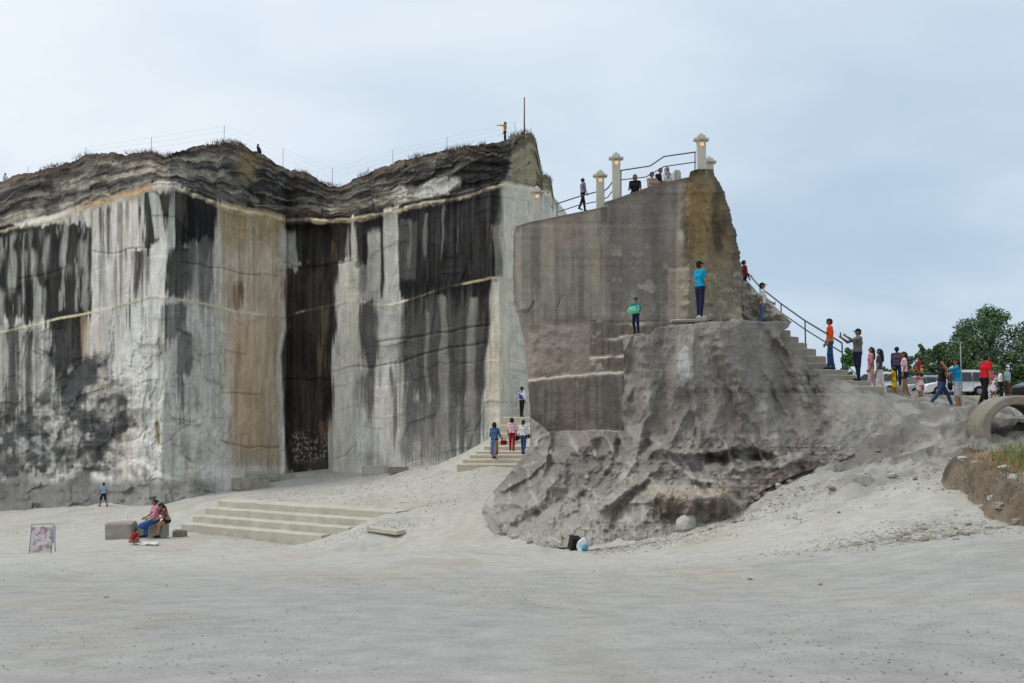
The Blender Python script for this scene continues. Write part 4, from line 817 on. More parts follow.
pn = MB(); pn.lathe([(.001, 0), (.10, 0.0)], (-.08, -.045, .62), 18, 'Y'); o = pn.build('red_emblem', plain('stand_red', (.28, .035, .05), .6), r); o.rotation_euler = (-.16, .25, 0); o.location = (-.16, -.045, -.16); o.scale = (.62, 1, 1.25)
pn = MB(); pn.lathe([(.103, 0), (.15, 0.0)], (-.08, -.043, .62), 18, 'Y'); o = pn.build('pink_border', plain('stand_pink', (.55, .33, .35), .6), r); o.rotation_euler = (-.16, .25, 0); o.location = (-.15, -.043, -.16); o.scale = (.78, 1, 1.25)
for s in (-1, 1):
    MB().tube([(s*.30, -.09, .0), (s*.30, .06, .86)], .014, 6).build('front_leg', M_WIRE, r, True); MB().tube([(s*.31, .34, .0), (s*.30, .06, .84)], .014, 6).build('rear_leg', M_WIRE, r, True)
MB().tube([(-.30, .06, .85), (.30, .06, .85)], .014, 6).build('crossbar', M_WIRE, r, True)
MB().box((.33, .02, .55), (.10, .02, .5), .3).build('side_flap', plain('grey_fabric_flap', (.42, .44, .5), .8), r)
# ---------------------------------------------------------------- people: one continuous body each, grown from a posed skeleton
def surface_nets(Fv, org, h):
    ins = Fv < 0; nx, ny, nz = Fv.shape
    c = [(i, j, k) for i in (0, 1) for j in (0, 1) for k in (0, 1)]
    sl = lambda A, o: A[o[0]:nx-1+o[0], o[1]:ny-1+o[1], o[2]:nz-1+o[2]]
    s = sum(sl(ins, o).astype(np.int8) for o in c); act = (s > 0)&(s < 8); idx = np.argwhere(act)
    vid = np.full(act.shape, -1, np.int64); vid[act] = np.arange(len(idx))
    acc = np.zeros((len(idx), 3)); cnt = np.zeros(len(idx))
    for a in c:
        for ax in range(3):
            if a[ax]: continue
            b = list(a); b[ax] = 1
            fa = Fv[idx[:, 0]+a[0], idx[:, 1]+a[1], idx[:, 2]+a[2]]; fb = Fv[idx[:, 0]+b[0], idx[:, 1]+b[1], idx[:, 2]+b[2]]
            m = (fa < 0) != (fb < 0); t = np.where(m, fa/np.where(m, fa-fb, 1), 0)
            p = np.tile(np.array(a, float), (len(idx), 1)); p[:, ax] = t; acc += p*m[:, None]; cnt += m
    V = org+(idx+acc/np.maximum(cnt, 1)[:, None])*h; faces = []
    for ax in range(3):
        u, w = [(1, 2), (2, 0), (0, 1)][ax]
        A = ins.take(range(0, ins.shape[ax]-1), ax); B = ins.take(range(1, ins.shape[ax]), ax); e = np.argwhere(A != B)
        e = e[(e[:, u] > 0)&(e[:, w] > 0)&(e[:, u] < ins.shape[u]-1)&(e[:, w] < ins.shape[w]-1)]
        fl = ins[e[:, 0], e[:, 1], e[:, 2]]
        def g(du, dw):
            q = e.copy(); q[:, u] -= du; q[:, w] -= dw; return vid[q[:, 0], q[:, 1], q[:, 2]]
        q = np.stack([g(1, 1), g(0, 1), g(0, 0), g(1, 0)], 1); q[~fl] = q[~fl][:, ::-1]; faces.append(q)
    return V, np.concatenate(faces)
def seg_d(Pn, a, b, r0, r1):
    a = np.array(a, float); b = np.array(b, float); ab = b-a; L = max((ab**2).sum(), 1e-9)
    t = np.clip(((Pn-a)@ab)/L, 0, 1); return np.sqrt(((Pn-a-t[..., None]*ab)**2).sum(-1))-(r0+(r1-r0)*t)
def sdf_mesh(prims, h, k=0.018, cut=None):
    pts = np.array([p[1] for p in prims]+[p[2] for p in prims]); rr = max(max(p[3], p[4]) for p in prims)+3*h
    lo = pts.min(0)-rr; n = np.ceil((pts.max(0)+rr-lo)/h).astype(int)+1
    Fv = np.full(n, 0.5); ax = [lo[i]+np.arange(n[i])*h for i in range(3)]
    for tg, a, b, r0, r1 in prims:
        a = np.array(a, float); b = np.array(b, float); R = max(r0, r1)+0.045
        i0 = np.maximum(((np.minimum(a, b)-R-lo)/h).astype(int), 0); i1 = np.minimum(((np.maximum(a, b)+R-lo)/h).astype(int)+2, n)
        G = np.stack(np.meshgrid(ax[0][i0[0]:i1[0]], ax[1][i0[1]:i1[1]], ax[2][i0[2]:i1[2]], indexing='ij'), -1)
        d = seg_d(G, a, b, r0, r1); S = Fv[i0[0]:i1[0], i0[1]:i1[1], i0[2]:i1[2]]
        kk = k if r0 > .02 else .006
        hh = np.maximum(kk-np.abs(S-d), 0)/kk; S[...] = np.minimum(S, d)-hh*hh*kk/4
    if cut is not None:
        G = np.stack(np.meshgrid(*ax, indexing='ij'), -1)
        for a, r in cut: Fv = np.maximum(Fv, r-np.sqrt(((G-np.array(a))**2).sum(-1)))
    V, F = surface_nets(Fv, lo, h); return V, F
def dcol(name, rgb, rough=.85): return plain('cloth_'+name, lin(rgb)*.92, rough, .28, 6.0, .55)
SKIN = plain('skin_tan', lin((158, 112, 84)), .6, .06, 10); SKIN2 = plain('skin_brown', lin((128, 88, 66)), .6, .06, 10)
HAIR = plain('hair_black', (.012, .010, .010), .55, .3, 40, .3); HAIRB = plain('hair_dark_brown', (.03, .018, .014), .55, .3, 40, .3)
EYE = plain('eye_dark', (.02, .015, .012), .3); LIP = plain('lip_rose', lin((140, 78, 70)), .5)
def stripe_mat(name, ca, cb, sc):
    m, t, p = mat_new(name); co = ND(t, 'ShaderNodeTexCoord'); wv = ND(t, 'ShaderNodeTexWave', bands_direction='Z'); wv.inputs['Scale'].default_value = sc; wv.inputs['Distortion'].default_value = .6
    t.links.new(co.outputs['Object'], wv.inputs['Vector']); mx = ND(t, 'ShaderNodeMix', data_type='RGBA'); mx.inputs['A'].default_value = tuple(lin(ca))+(1,); mx.inputs['B'].default_value = tuple(lin(cb))+(1,)
    t.links.new(wv.outputs['Fac'], mx.inputs['Factor']); t.links.new(mx.outputs['Result'], p.inputs['Base Color']); p.inputs['Roughness'].default_value = .85; return m
def grad_mat(name, ca, cb, z0, z1):
    m, t, p = mat_new(name); co = ND(t, 'ShaderNodeTexCoord'); sp = ND(t, 'ShaderNodeSeparateXYZ'); t.links.new(co.outputs['Object'], sp.inputs[0]); mr = ND(t, 'ShaderNodeMapRange'); mr.inputs['From Min'].default_value = z0; mr.inputs['From Max'].default_value = z1; t.links.new(sp.outputs['Z'], mr.inputs['Value'])
    mx = ND(t, 'ShaderNodeMix', data_type='RGBA'); mx.inputs['A'].default_value = tuple(lin(ca))+(1,); mx.inputs['B'].default_value = tuple(lin(cb))+(1,); t.links.new(mr.outputs[0], mx.inputs['Factor']); t.links.new(mx.outputs['Result'], p.inputs['Base Color']); p.inputs['Roughness'].default_value = .85; return m
def patch_mat(name, ca, cb, sc=9):
    m, t, p = mat_new(name); co = ND(t, 'ShaderNodeTexCoord'); n = ND(t, 'ShaderNodeTexNoise'); n.inputs['Scale'].default_value = sc; t.links.new(co.outputs['Object'], n.inputs['Vector']); r = ND(t, 'ShaderNodeMapRange'); r.inputs['From Min'].default_value = .45; r.inputs['From Max'].default_value = .55; t.links.new(n.outputs['Fac'], r.inputs['Value'])
    mx = ND(t, 'ShaderNodeMix', data_type='RGBA'); mx.inputs['A'].default_value = tuple(lin(ca))+(1,); mx.inputs['B'].default_value = tuple(lin(cb))+(1,); t.links.new(r.outputs[0], mx.inputs['Factor']); t.links.new(mx.outputs['Result'], p.inputs['Base Color']); p.inputs['Roughness'].default_value = .85; return m
sn_, cs_ = lambda a: math.sin(math.radians(a)), lambda a: math.cos(math.radians(a))
def person(label, loc, S, rz, top, bottom, shoe=None, legs=((4, 4), (-4, 6)), arms=((4, 8, 10), (-4, 8, 12)), lean=0, hp=0, ht=0, hair='short', hairm=None, skin=None, sleeve=.55, pants='long', skirt=0.0,
           sit=False, stout=1.0, hx=.0135, group=None, capm=None, splay=2.0):
    """legs: (thigh pitch, knee bend); arms: (pitch forward, abduction, elbow bend); faces local +Y"""
    skin = skin or SKIN; shoe = shoe or dcol('shoe_black', (32, 30, 30)); hairm = hairm or HAIR
    V3 = lambda x, y, z: np.array([x, y, z], float)
    hip = V3(0, 0, 0); up = V3(0, sn_(lean), cs_(lean)); fw = V3(0, cs_(lean), -sn_(lean)); pr = []; w = stout
    def q(t, a, b, r0, r1): pr.append((t, a, b, r0*S, r1*S))
    X = V3(1, 0, 0); sh = hip+up*.29*S
    for s in (-1, 1):
        pe_ = hip+X*s*.043*S*w; wa = hip+up*.10*S+X*s*.034*S*w; ch = hip+up*.205*S+X*s*.05*S*w; so = sh+X*s*.098*S
        q('bottom', pe_, pe_+up*.03*S, .060*w, .060*w); q('top', pe_+up*.035*S, wa, .061*w, .056*w); q('top', wa, ch, .056*w, .061*w); q('top', ch, so-up*.012*S, .060*w, .042)
    q('bottom', hip-X*.04*S, hip+X*.04*S, .062*w, .062*w); q('top', hip+up*.10*S-X*.03*S, hip+up*.10*S+X*.03*S, .058*w, .058*w); q('top', hip+up*.205*S-X*.05*S, hip+up*.205*S+X*.05*S, .062*w, .062*w); q('top', sh-X*.09*S, sh+X*.09*S, .040, .040); q('top', sh, sh+up*.022*S, .045, .034)
    q('skin', sh, sh+up*.06*S, .031, .029)
    hu = V3(sn_(ht)*0, sn_(lean*.4+hp), cs_(lean*.4+hp)); hf0 = V3(0, cs_(lean*.4+hp), -sn_(lean*.4+hp)); hf = hf0*cs_(ht)+X*sn_(-ht); hs = np.cross(hf, hu)
    hc = sh+up*.058*S+hu*.060*S
    q('skin', hc-hf*.010*S+hu*.004*S, hc+hf*.006*S+hu*.010*S, .050, .049); q('skin', hc+hf*.014*S-hu*.022*S, hc+hf*.018*S-hu*.032*S, .038, .030)
    q('skin', hc+hf*.056*S+hu*.0*S, hc+hf*.062*S-hu*.014*S, .007, .010); 
    for s in (-1, 1):
        q('skin', hc+hs*s*.052*S+hu*.004*S, hc+hs*s*.052*S-hu*.014*S, .009, .008); q('eye', hc+hf*.046*S+hs*s*.019*S+hu*.004*S, hc+hf*.047*S+hs*s*.023*S+hu*.004*S, .0075, .0075)
    q('lip', hc+hf*.047*S-hu*.030*S-hs*.010*S, hc+hf*.047*S-hu*.030*S+hs*.010*S, .0065, .0065)
    low = 1e9; feet = []
    for s, (ta, kb) in zip((-1, 1), legs):
        h0 = hip+X*s*.050*S*w; td = V3(s*sn_(splay), sn_(ta), -cs_(ta)); td /= np.linalg.norm(td); kn = h0+td*.248*S; a2 = ta-kb; sd_ = V3(s*sn_(splay)*.3, sn_(a2), -cs_(a2)); an = kn+sd_*.245*S
        pt = 'bottom' if pants in ('long', 'shorts') else 'skin'; ex_ = .006 if pants == 'long' else 0
        q(pt, h0, kn, .052*w, .037*w+ex_+(.012 if pants == 'shorts' else 0)) if pants != 'mini' else (q('bottom', h0, h0+td*.1*S, .056*w, .05*w), q('skin', h0, kn, .050*w, .036*w))
        if pants == 'shorts': q('skin', kn-td*.02*S, an, .036, .024); q('skin', kn-td*.03*S, kn, .036, .036)
        else: q('bottom' if pants == 'long' else 'skin', kn, an, .036*(1 if pants == 'long' else .95)+ex_, .024+ex_*1.3)
        fdir = V3(s*.15, cs_(max(a2, -35)*.5), -sn_(-min(a2, 0)*.9) if a2 < -20 else 0); fdir /= np.linalg.norm(fdir)
        he = an-V3(0, 0, .018*S)-fdir*.022*S; to = an-V3(0, 0, .022*S)+fdir*.098*S; q('shoe', he, to, .025, .020); q('shoe', an, an-V3(0, 0, .012*S), .026, .026)
        low = min(low, he[2]-.025*S, to[2]-.020*S); feet.append(an)
    if skirt:
        kl = skirt*.49*S; fo = .5*(V3(0, sn_(legs[0][0]), -cs_(legs[0][0]))+V3(0, sn_(legs[1][0]), -cs_(legs[1][0]))); fo /= max(np.linalg.norm(fo), .3)
        tg = 'bottom' if pants != 'dress' else 'top'
        for s in (-1, 1): q(tg, hip+X*s*.035*S, hip+X*s*.05*S+fo*kl, .062*w, .068*w)
        q(tg, hip, hip+fo*kl, .066*w, .075*w)
    hands = []
    for s, av in zip((-1, 1), arms):
        pa, ab, el = av[:3]; inn_ = av[3] if len(av) > 3 else 0
        s0 = sh+X*s*.102*S-up*.006*S; ud = X*s*sn_(ab)+(fw*sn_(pa)-up*cs_(pa))*cs_(ab); e_ = s0+ud*.168*S; a3 = pa+el; fd = (fw*sn_(a3)-up*cs_(a3))*cs_(ab*.4)+X*s*(sn_(ab*.4)-sn_(inn_)); fd /= np.linalg.norm(fd); wr = e_+fd*.140*S
        q('skin', s0, e_, .028, .023); q('skin', e_, wr, .023, .0165)
        if sleeve > 0:
            cutp = min(sleeve, 1.0); q('top', s0, s0+(e_-s0)*cutp, .038, .031 if cutp < 1 else .028)
        if sleeve > 1: q('top', e_, e_+(wr-e_)*(sleeve-1), .028, .021)
        sidev = np.cross(fd, X); sidev = sidev/max(np.linalg.norm(sidev), 1e-6); hd = fd; pl = sidev*.5+X*.0; px_ = np.cross(hd, sidev); px_ /= np.linalg.norm(px_)
        pc = wr+hd*.028*S; q('skin', wr, pc+hd*.012*S, .014, .017); q('skin', pc-sidev*.010*S, pc+sidev*.010*S, .014, .014)
        for j, ln in enumerate((.036, .042, .040, .031)):
            b0 = pc+hd*.018*S+sidev*(j-1.5)*.0095*S; b1 = b0+hd*ln*.55*S+sidev*(j-1.5)*.003*S; b2 = b1+hd*ln*.4*S-px_*s*.012*S; q('skin', b0, b1, .0058, .0054); q('skin', b1, b2, .0054, .0046)
        t0 = wr+hd*.014*S-sidev*.012*S; q('skin', t0, t0+hd*.022*S-sidev*.020*S, .0075, .0062); q('skin', t0+hd*.022*S-sidev*.020*S, t0+hd*.04*S-sidev*.022*S, .0062, .005)
        hands.append(pc+hd*.03*S)
    Vb, Fb = sdf_mesh(pr, hx*max(S/1.6, .7)); tags = ['top', 'bottom', 'skin', 'shoe', 'eye', 'lip']
    fcn = Vb[Fb].mean(1); best = np.full(len(fcn), 9.0); ti = np.zeros(len(fcn), int)
    for t_, a, b, r0, r1 in pr:
        dd = seg_d(fcn, a, b, r0, r1)-(.004 if t_ in ('eye', 'lip') else 0); mm = dd < best; best[mm] = dd[mm]; ti[mm] = tags.index(t_)
    zoff = -low if not sit else 0.0
    sh_ = np.array([0, 0, zoff])
    root = empty('person', loc, rz); tag(root, label, 'person', group)
    me = raw_mesh('body', Vb+sh_, Fb, True, None, [top, bottom, skin, shoe, EYE, LIP], ti); link('body', me, root)
    # hair, cap or scarf
    hp_ = []; cu = [(hc+hf*.062*S-hu*.018*S, .052*S)]; hd_ = lambda a, b, r0, r1: hp_.append(('h', a, b, r0*S, r1*S))
    bk = hc-hf*.012*S
    hd_(bk+hu*.012*S, hc+hf*.006*S+hu*.020*S, .053, .050); hd_(bk-hf*.006*S-hu*.012*S, bk+hu*.01*S, .046, .052)
    if hair == 'long': hd_(bk-hf*.022*S, sh+up*.02*S-fw*.05*S, .045, .048); hd_(sh+up*.02*S-fw*.05*S, sh-up*.075*S-fw*.068*S, .05, .032)
    if hair == 'curly': hd_(bk-hf*.01*S, bk+hu*.02*S-hf*.01*S, .064, .062); hd_(bk-hu*.03*S-hs*.02*S, bk-hu*.03*S+hs*.02*S, .05, .05)
    if hair == 'bun': hd_(bk-hf*.058*S+hu*.012*S, bk-hf*.062*S+hu*.016*S, .028, .026)
    if hair == 'tail': hd_(bk-hf*.05*S, bk-hf*.075*S-hu*.09*S, .024, .014)
    if hair == 'hijab': hd_(hc-hf*.01*S, sh+up*.02*S, .058, .062); hd_(sh+up*.01*S-X*.05*S, sh+up*.01*S+X*.05*S, .05, .05); hd_(sh, sh-up*.06*S+fw*.03*S, .062, .05); hd_(sh, sh-up*.09*S-fw*.03*S, .065, .055); cu = [(hc+hf*.066*S-hu*.008*S, .046*S)]
    Vh, Fh = sdf_mesh(hp_, hx*max(S/1.6, .7)*.9, .012, cu); link('headscarf' if hair == 'hijab' else 'hair', raw_mesh('hair', Vh+sh_, Fh, True, None, [hairm]), root)
    if capm:
        cp = [('h', bk+hu*.022*S, hc+hu*.026*S, .054*S, .053*S), ('h', hc+hf*.045*S+hu*.030*S-hs*.018*S, hc+hf*.045*S+hu*.030*S+hs*.018*S, .012*S, .012*S), ('h', hc+hf*.088*S+hu*.020*S-hs*.014*S, hc+hf*.088*S+hu*.020*S+hs*.014*S, .010*S, .010*S), ('h', hc+hf*.045*S+hu*.030*S, hc+hf*.09*S+hu*.020*S, .011*S, .010*S)]
        Vc, Fc = sdf_mesh(cp, hx*.9, .01, [(hc-hu*.075*S, .082*S)]); link('cap', raw_mesh('cap', Vc+sh_, Fc, True, None, [capm]), root)
    R = Matrix.Rotation(rz, 3, 'Z')
    tow = lambda p: Vector(loc)+R@Vector(p+sh_)
    root['_h'] = 0; del root['_h']
    return {'root': root, 'hands': [tow(h_) for h_ in hands], 'hip': tow(hip), 'sh': tow(sh), 'head': tow(hc), 'rz': rz, 'fw': R@Vector(fw), 'S': S}
def at_ground(px, py, d):
    p = UV(px, py, d); return (p.x, p.y, gz(p.x, p.y))
def at(px, py, d): return tuple(UV(px, py, d))
def on_steps(px, py, d):
    p = UV(px, py, d); zs = [q[4] for q in S2Z if q[0].y <= p.y+.02 and q[3].y >= p.y-.02]; return (p.x, p.y, max(zs) if zs else p.z)
def on_stair(k, off, fwd=.25):
    p = Vector((cs[k].x, cs[k].y))-pe*off+dr*fwd; return (p.x, p.y, cs[k].z)
deg = math.radians
C = {n: dcol(n, c) for n, c in dict(turquoise=(0,150,190), navy=(28,34,62), white=(225,224,226), jeans=(52,76,118), ltjeans=(92,118,158), teal=(20,120,140), mint=(120,205,165), grey=(112,104,104), black=(22,22,26), pink=(214,140,158), palepink=(232,190,200), dkgrey=(72,70,76),
     cream=(222,212,214), yellow=(226,178,20), red=(205,24,40), sky=(30,140,190), shorts=(176,176,180), denimdress=(70,104,150), crimson=(150,20,36), royal=(28,48,130), brown=(92,60,50), sage=(140,170,165), purple=(86,76,96), lavender=(120,108,130), olive=(190,150,20), maroon=(120,28,44), beige=(176,150,134), khaki=(150,110,84)).items()}
WSH = dcol('shoe_white', (205,203,200))
# on the upper ledge of the rock
pm = person('man in turquoise T-shirt and navy trousers standing on the rock ledge, looking right', tuple(Vector(at(700.5,321.8,30.5))+Vector((0,0,.10))), 1.76, deg(-62), C['turquoise'], C['navy'], WSH, legs=((3,3),(-3,4)), arms=((-6,8,12),(8,8,14)), capm=C['black'], hp=-4)
# child with pack
gp = Vector(at(636,334,31.0)); pc_ = person('small child in dark cap and jeans hugging a mint bag on the rock ledge', tuple(gp), 1.13, deg(150), C['teal'], C['navy'], None, legs=((20,24),(-12,14)), splay=9, arms=((34,14,76,16),(34,20,70,10)), sleeve=1.6, capm=dcol('cap_dark',(48,30,32)), hx=.012)
def bag(name, label, cat, c, sz, mat, rz=0, strap=None, sub=None):
    r = empty(name, c, rz); tag(r, label, cat); b = link('pouch', rock_mesh(name+'_mesh', len(label), .6, 3, mat), r); b.scale = sz
    if strap is not None: MB().tube([(-sz[0]*.35, 0, sz[2]*.35), (-sz[0]*.2, 0, sz[2]*.5+strap), (sz[0]*.2, 0, sz[2]*.5+strap), (sz[0]*.35, 0, sz[2]*.35)], .012, 6).build('strap', mat, r, True)
    else: MB().box((0, -sz[1]*.44, sz[2]*.1), (sz[0]*.5, .02, sz[2]*.12)).build('flap', mat, r, False, .006)
    return r
bag('mint_bag', 'mint green soft bag held by the small child on the ledge', 'bag', pc_['sh'].lerp(pc_['hip'], .62)+pc_['fw']*.17, (.36, .2, .27), C['mint'], deg(150))
bag('teal_backpack', 'teal backpack worn by the small child on the ledge', 'backpack', pc_['sh'].lerp(pc_['hip'], .45)-pc_['fw']*.16+Vector((-.06, 0, .04)), (.28, .18, .32), C['teal'], deg(150))
# stairs
p11 = UV(744.5, 300, 40.6); person('person in dark red top high on the stairs, gripping the handrail', (p11.x, p11.y, UV(512, 298, 40.6).z), 1.55, deg(-80), C['maroon'], C['navy'], arms=((40,10,20),(10,8,10)), sleeve=1.9)
pw = person('man in white T-shirt, jeans and dark cap standing near the top of the stairs', tuple(Vector(on_stair(9, 1.05, .15))), 1.74, deg(-115), C['white'], C['ltjeans'], legs=((6,4),(-8,6)), arms=((14,22,40),(-4,14,14)), capm=C['black'], lean=-3)
po = person('man in orange and yellow shirt and jeans facing uphill at the handrail foot', tuple(Vector(on_stair(3, .55, .2))), 1.74, deg(82), grad_mat('cloth_orange_yellow', (235,160,20), (232,72,20), .86, 1.12), C['jeans'], legs=((8,6),(-5,4)), arms=((2,10,22),(6,8,16)), sleeve=.9, hp=6)
pg = person('man in grey shirt and dark cap photographing with raised phone on the lowest stairs', tuple(Vector(on_stair(1, .35, .15))), 1.70, deg(96), C['grey'], C['navy'], legs=((4,2),(-3,4)), arms=((72,6,48,10),(66,6,52,12)), sleeve=1.8, capm=C['black'], stout=1.12, lean=-3)
def phone(label, c, rz):
    r = empty('phone', c, rz); tag(r, label, 'phone'); MB().box((0, 0, 0), (.075, .009, .15)).build('case', C['black'], r, False, .003); MB().box((0, -.006, 0), (.066, .002, .135)).build('screen', plain('phone_screen', (.05, .07, .09), .15), r)
phone('dark phone held up by the man in grey shirt', (pg['hands'][0]+pg['hands'][1])/2+Vector((-.05, 0, .05)), deg(96))
phone('dark phone held by the man in white T-shirt', pw['hands'][0]+Vector((.03, -.02, .03)), deg(-115))
person('woman in pink top and pale trousers looking up, half hidden beside the man in grey', at_ground(871.5,385,34.9), 1.58, deg(80), C['pink'], C['palepink'], legs=((10,6),(-10,10)), arms=((4,8,10),(0,8,14)), hair='long', sleeve=.9, hp=-16)
person('woman in dark grey top and white trousers with long black hair seen from behind', at_ground(880,387,34.6), 1.62, deg(62), C['dkgrey'], C['cream'], WSH, legs=((8,5),(-8,8)), hair='long', sleeve=.6, hp=-8)
person('woman in white and pink top, dark shorts and long hair beside the yellow child', at_ground(905,392,35.6), 1.62, deg(75), patch_mat('cloth_white_pink', (235,225,228), (220,160,178), 4), C['navy'], legs=((5,4),(-6,8)), hair='long', pants='mini', hairm=HAIRB, sleeve=.7)
person('toddler in yellow dress holding on to the woman in white and pink', at_ground(894.5,394.5,35.4), .98, deg(60), C['yellow'], C['yellow'], WSH, hair='curly', pants='dress', skirt=.5, arms=((50,10,10),(10,10,10)), hx=.0125, hairm=HAIRB)
person('person in dark purple jacket hidden behind the woman in white and pink', at_ground(898,391,36.9), 1.52, deg(-30), C['purple'], C['navy'], hair='short', sleeve=1.9)
person('girl with red headscarf, dark and yellow top and pale skirt looking at her hands', at_ground(920.5,397,36.4), 1.36, deg(115), patch_mat('cloth_black_yellow', (38,34,36), (206,160,80), 5), patch_mat('cloth_white_red', (214,206,208), (176,70,84), 5), legs=((3,3),(-3,4)), arms=((28,8,85,12),(28,8,85,12)), hair='hijab', hairm=dcol('scarf_red', (150,30,44)), pants='skirt', skirt=.62, sleeve=.6, hp=14)
person('man in black sleeveless shirt and jeans striding to the right', at_ground(943,406,34.4), 1.62, deg(-92), C['black'], C['jeans'], legs=((30,10),(-28,12)), arms=((-14,6,16),(16,8,26)), sleeve=.12, lean=4, skin=SKIN2)
pb = person('heavy man in blue T-shirt and pale shorts raising a camera to his face', at_ground(958,409,33.6), 1.72, deg(70), C['sky'], C['shorts'], dcol('sandal', (70,52,44)), legs=((4,3),(-4,5)), arms=((74,4,70,8),(70,4,74,8)), pants='shorts', stout=1.18, sleeve=.75, hp=-4)
r = empty('camera', (pb['hands'][0]+pb['hands'][1])/2+Vector((-.02, 0, .02)), deg(70)); tag(r, 'small black camera held by the heavy man in blue', 'camera'); MB().box((0, 0, 0), (.13, .06, .08)).build('camera_body', C['black'], r, False, .008); MB().lathe([(.001, .1), (.03, .1), (.032, .03)], (0, 0, 0), 14, 'Y').build('lens', C['black'], r, True)
bag('shoulder_bag', 'small black shoulder bag hanging beside the heavy man in blue', 'bag', pb['hip']+Vector((-.27, -.05, -.14)), (.2, .1, .3), C['black'], .4, .34)
person('man in red T-shirt and black trousers walking right past the concrete ring', at_ground(985.5,402.5,32.3), 1.76, deg(-75), C['red'], C['black'], legs=((14,8),(-16,10)), arms=((10,10,22),(-4,10,10)), lean=9, sleeve=.7)
person('child in pinkish scarf and dark dress behind the man in red', at_ground(993.5,397,53), 1.42, deg(150), patch_mat('cloth_pink_white', (222,208,212), (52,46,76), 3), C['navy'], hair='hijab', hairm=dcol('scarf_pink', (190,92,100)), pants='dress', skirt=.5, hx=.018)
person('person in white top and black trousers near the parked cars', at_ground(1001,397,56), 1.5, deg(80), C['white'], C['black'], arms=((30,8,60),(8,8,10)), sleeve=1.5, hx=.018)
person('woman in sage green headscarf and brown skirt near the parked cars', at_ground(1008,397,56), 1.56, deg(110), C['sage'], C['brown'], hair='hijab', hairm=C['sage'], pants='skirt', skirt=.8, sleeve=1.8, hx=.018)
# on the steps in the gap
pd = person('woman in blue denim dress carrying a red handbag, lowest on the gap steps', on_steps(494.5,459,47.6), 1.70, deg(-22), C['denimdress'], C['black'], legs=((8,5),(-12,10)), pants='dress', skirt=.75, sleeve=1.4, hair='curly', arms=((10,14,40),(12,14,40)), hairm=HAIRB)
bag('red_handbag', 'dark red handbag on the arm of the woman in blue denim dress', 'handbag', pd['hands'][1]+Vector((.05, -.02, -.16)), (.34, .12, .26), C['crimson'], .2, .08)
p2_ = person('woman in pale pink top and red trousers with curly black hair on the gap steps', on_steps(512,450.5,49.4), 1.60, deg(-12), C['palepink'], C['crimson'], legs=((8,8),(-6,6)), hair='curly', sleeve=.9)
bag('black_handbag', 'black handbag beside the woman in red trousers', 'handbag', p2_['hands'][1]+Vector((.06, 0, -.10)), (.26, .11, .24), C['black'], .1, .07)
p3_ = person('woman in white blouse and jeans with long black ponytail on the gap steps', on_steps(523.5,453,48.5), 1.66, deg(-28), C['white'], C['jeans'], legs=((12,12),(-10,8)), hair='tail', sleeve=1.5)
bag('navy_bag', 'dark blue bag at the hip of the woman with the ponytail', 'bag', p3_['hip']+Vector((.2, -.06, .0)), (.24, .12, .22), C['navy'], .2, .2)
person('person in white and blue top and dark trousers at the head of the gap', on_steps(522,413,54.9), 1.66, deg(-40), patch_mat('cloth_white_blue', (215,215,228), (34,52,130), 3.2), C['black'], legs=((4,4),(-8,4)), sleeve=1.4)
# pit floor
person('small boy in blue striped shirt and navy shorts walking by the cliff foot', at_ground(103,507,57), 1.36, deg(62), stripe_mat('cloth_blue_stripe', (70,140,180), (170,205,220), 7), C['navy'], legs=((18,10),(-16,10)), pants='shorts', arms=((10,12,20),(-10,12,14)), hx=.017, skin=SKIN2)
def seated(px, py, d, seat, *a, **k):
    p = UV(px, py, d); kw = dict(k); return person(a[0], (p.x, p.y, gz(p.x, p.y)+seat), *a[1:], sit=True, **kw)
seated(156,538,37.45,.68,'seated woman in pink top and long blue skirt on the stone block', 1.62, deg(128), C['pink'], dcol('skirt_blue', (48,84,140)), legs=((74,72),(68,66)), hair='bun', sleeve=1.0, skirt=.7, pants='long', lean=8, arms=((30,8,40,10),(30,8,40,10)))
seated(167,537,37.5,.66,'seated woman in floral brown top with bare legs, bowing her head', 1.58, deg(140), patch_mat('cloth_floral_brown', (150,118,98), (104,40,60), 7), C['black'], legs=((72,60),(66,74)), hair='long', hairm=HAIRB, pants='mini', lean=26, hp=26, arms=((50,6,50,16),(50,6,50,16)), sleeve=.8)
p = UV(131, 545, 34.4); person('toddler in red crouching on the floor before the stone seat', (p.x, p.y, gz(p.x, p.y)+.14), .98, deg(-35), C['crimson'], C['khaki'], legs=((100,130),(92,120)), sit=True, lean=30, arms=((40,12,20),(40,12,20)), pants='shorts', hx=.0125)
c = UV(147, 545.5, 34.6); mb = MB(); n_ = 7
vv = [(i/(n_-1)*.75-.37, j/(n_-1)*.5-.25, .02+.035*math.sin(i*1.9+j)*math.cos(j*1.3)+.03) for i in range(n_) for j in range(n_)]; mb.add(vv, [(i*n_+j, i*n_+j+1, (i+1)*n_+j+1, (i+1)*n_+j) for i in range(n_-1) for j in range(n_-1)]); o = mb.build('white_cloth', C['white'], None, True); o.modifiers.new('thick', 'SOLIDIFY').thickness = .02; o.location = (c.x, c.y, gz(c.x, c.y)+.0); tag(o, 'crumpled white cloth on the floor at the seated women\'s feet', 'cloth')
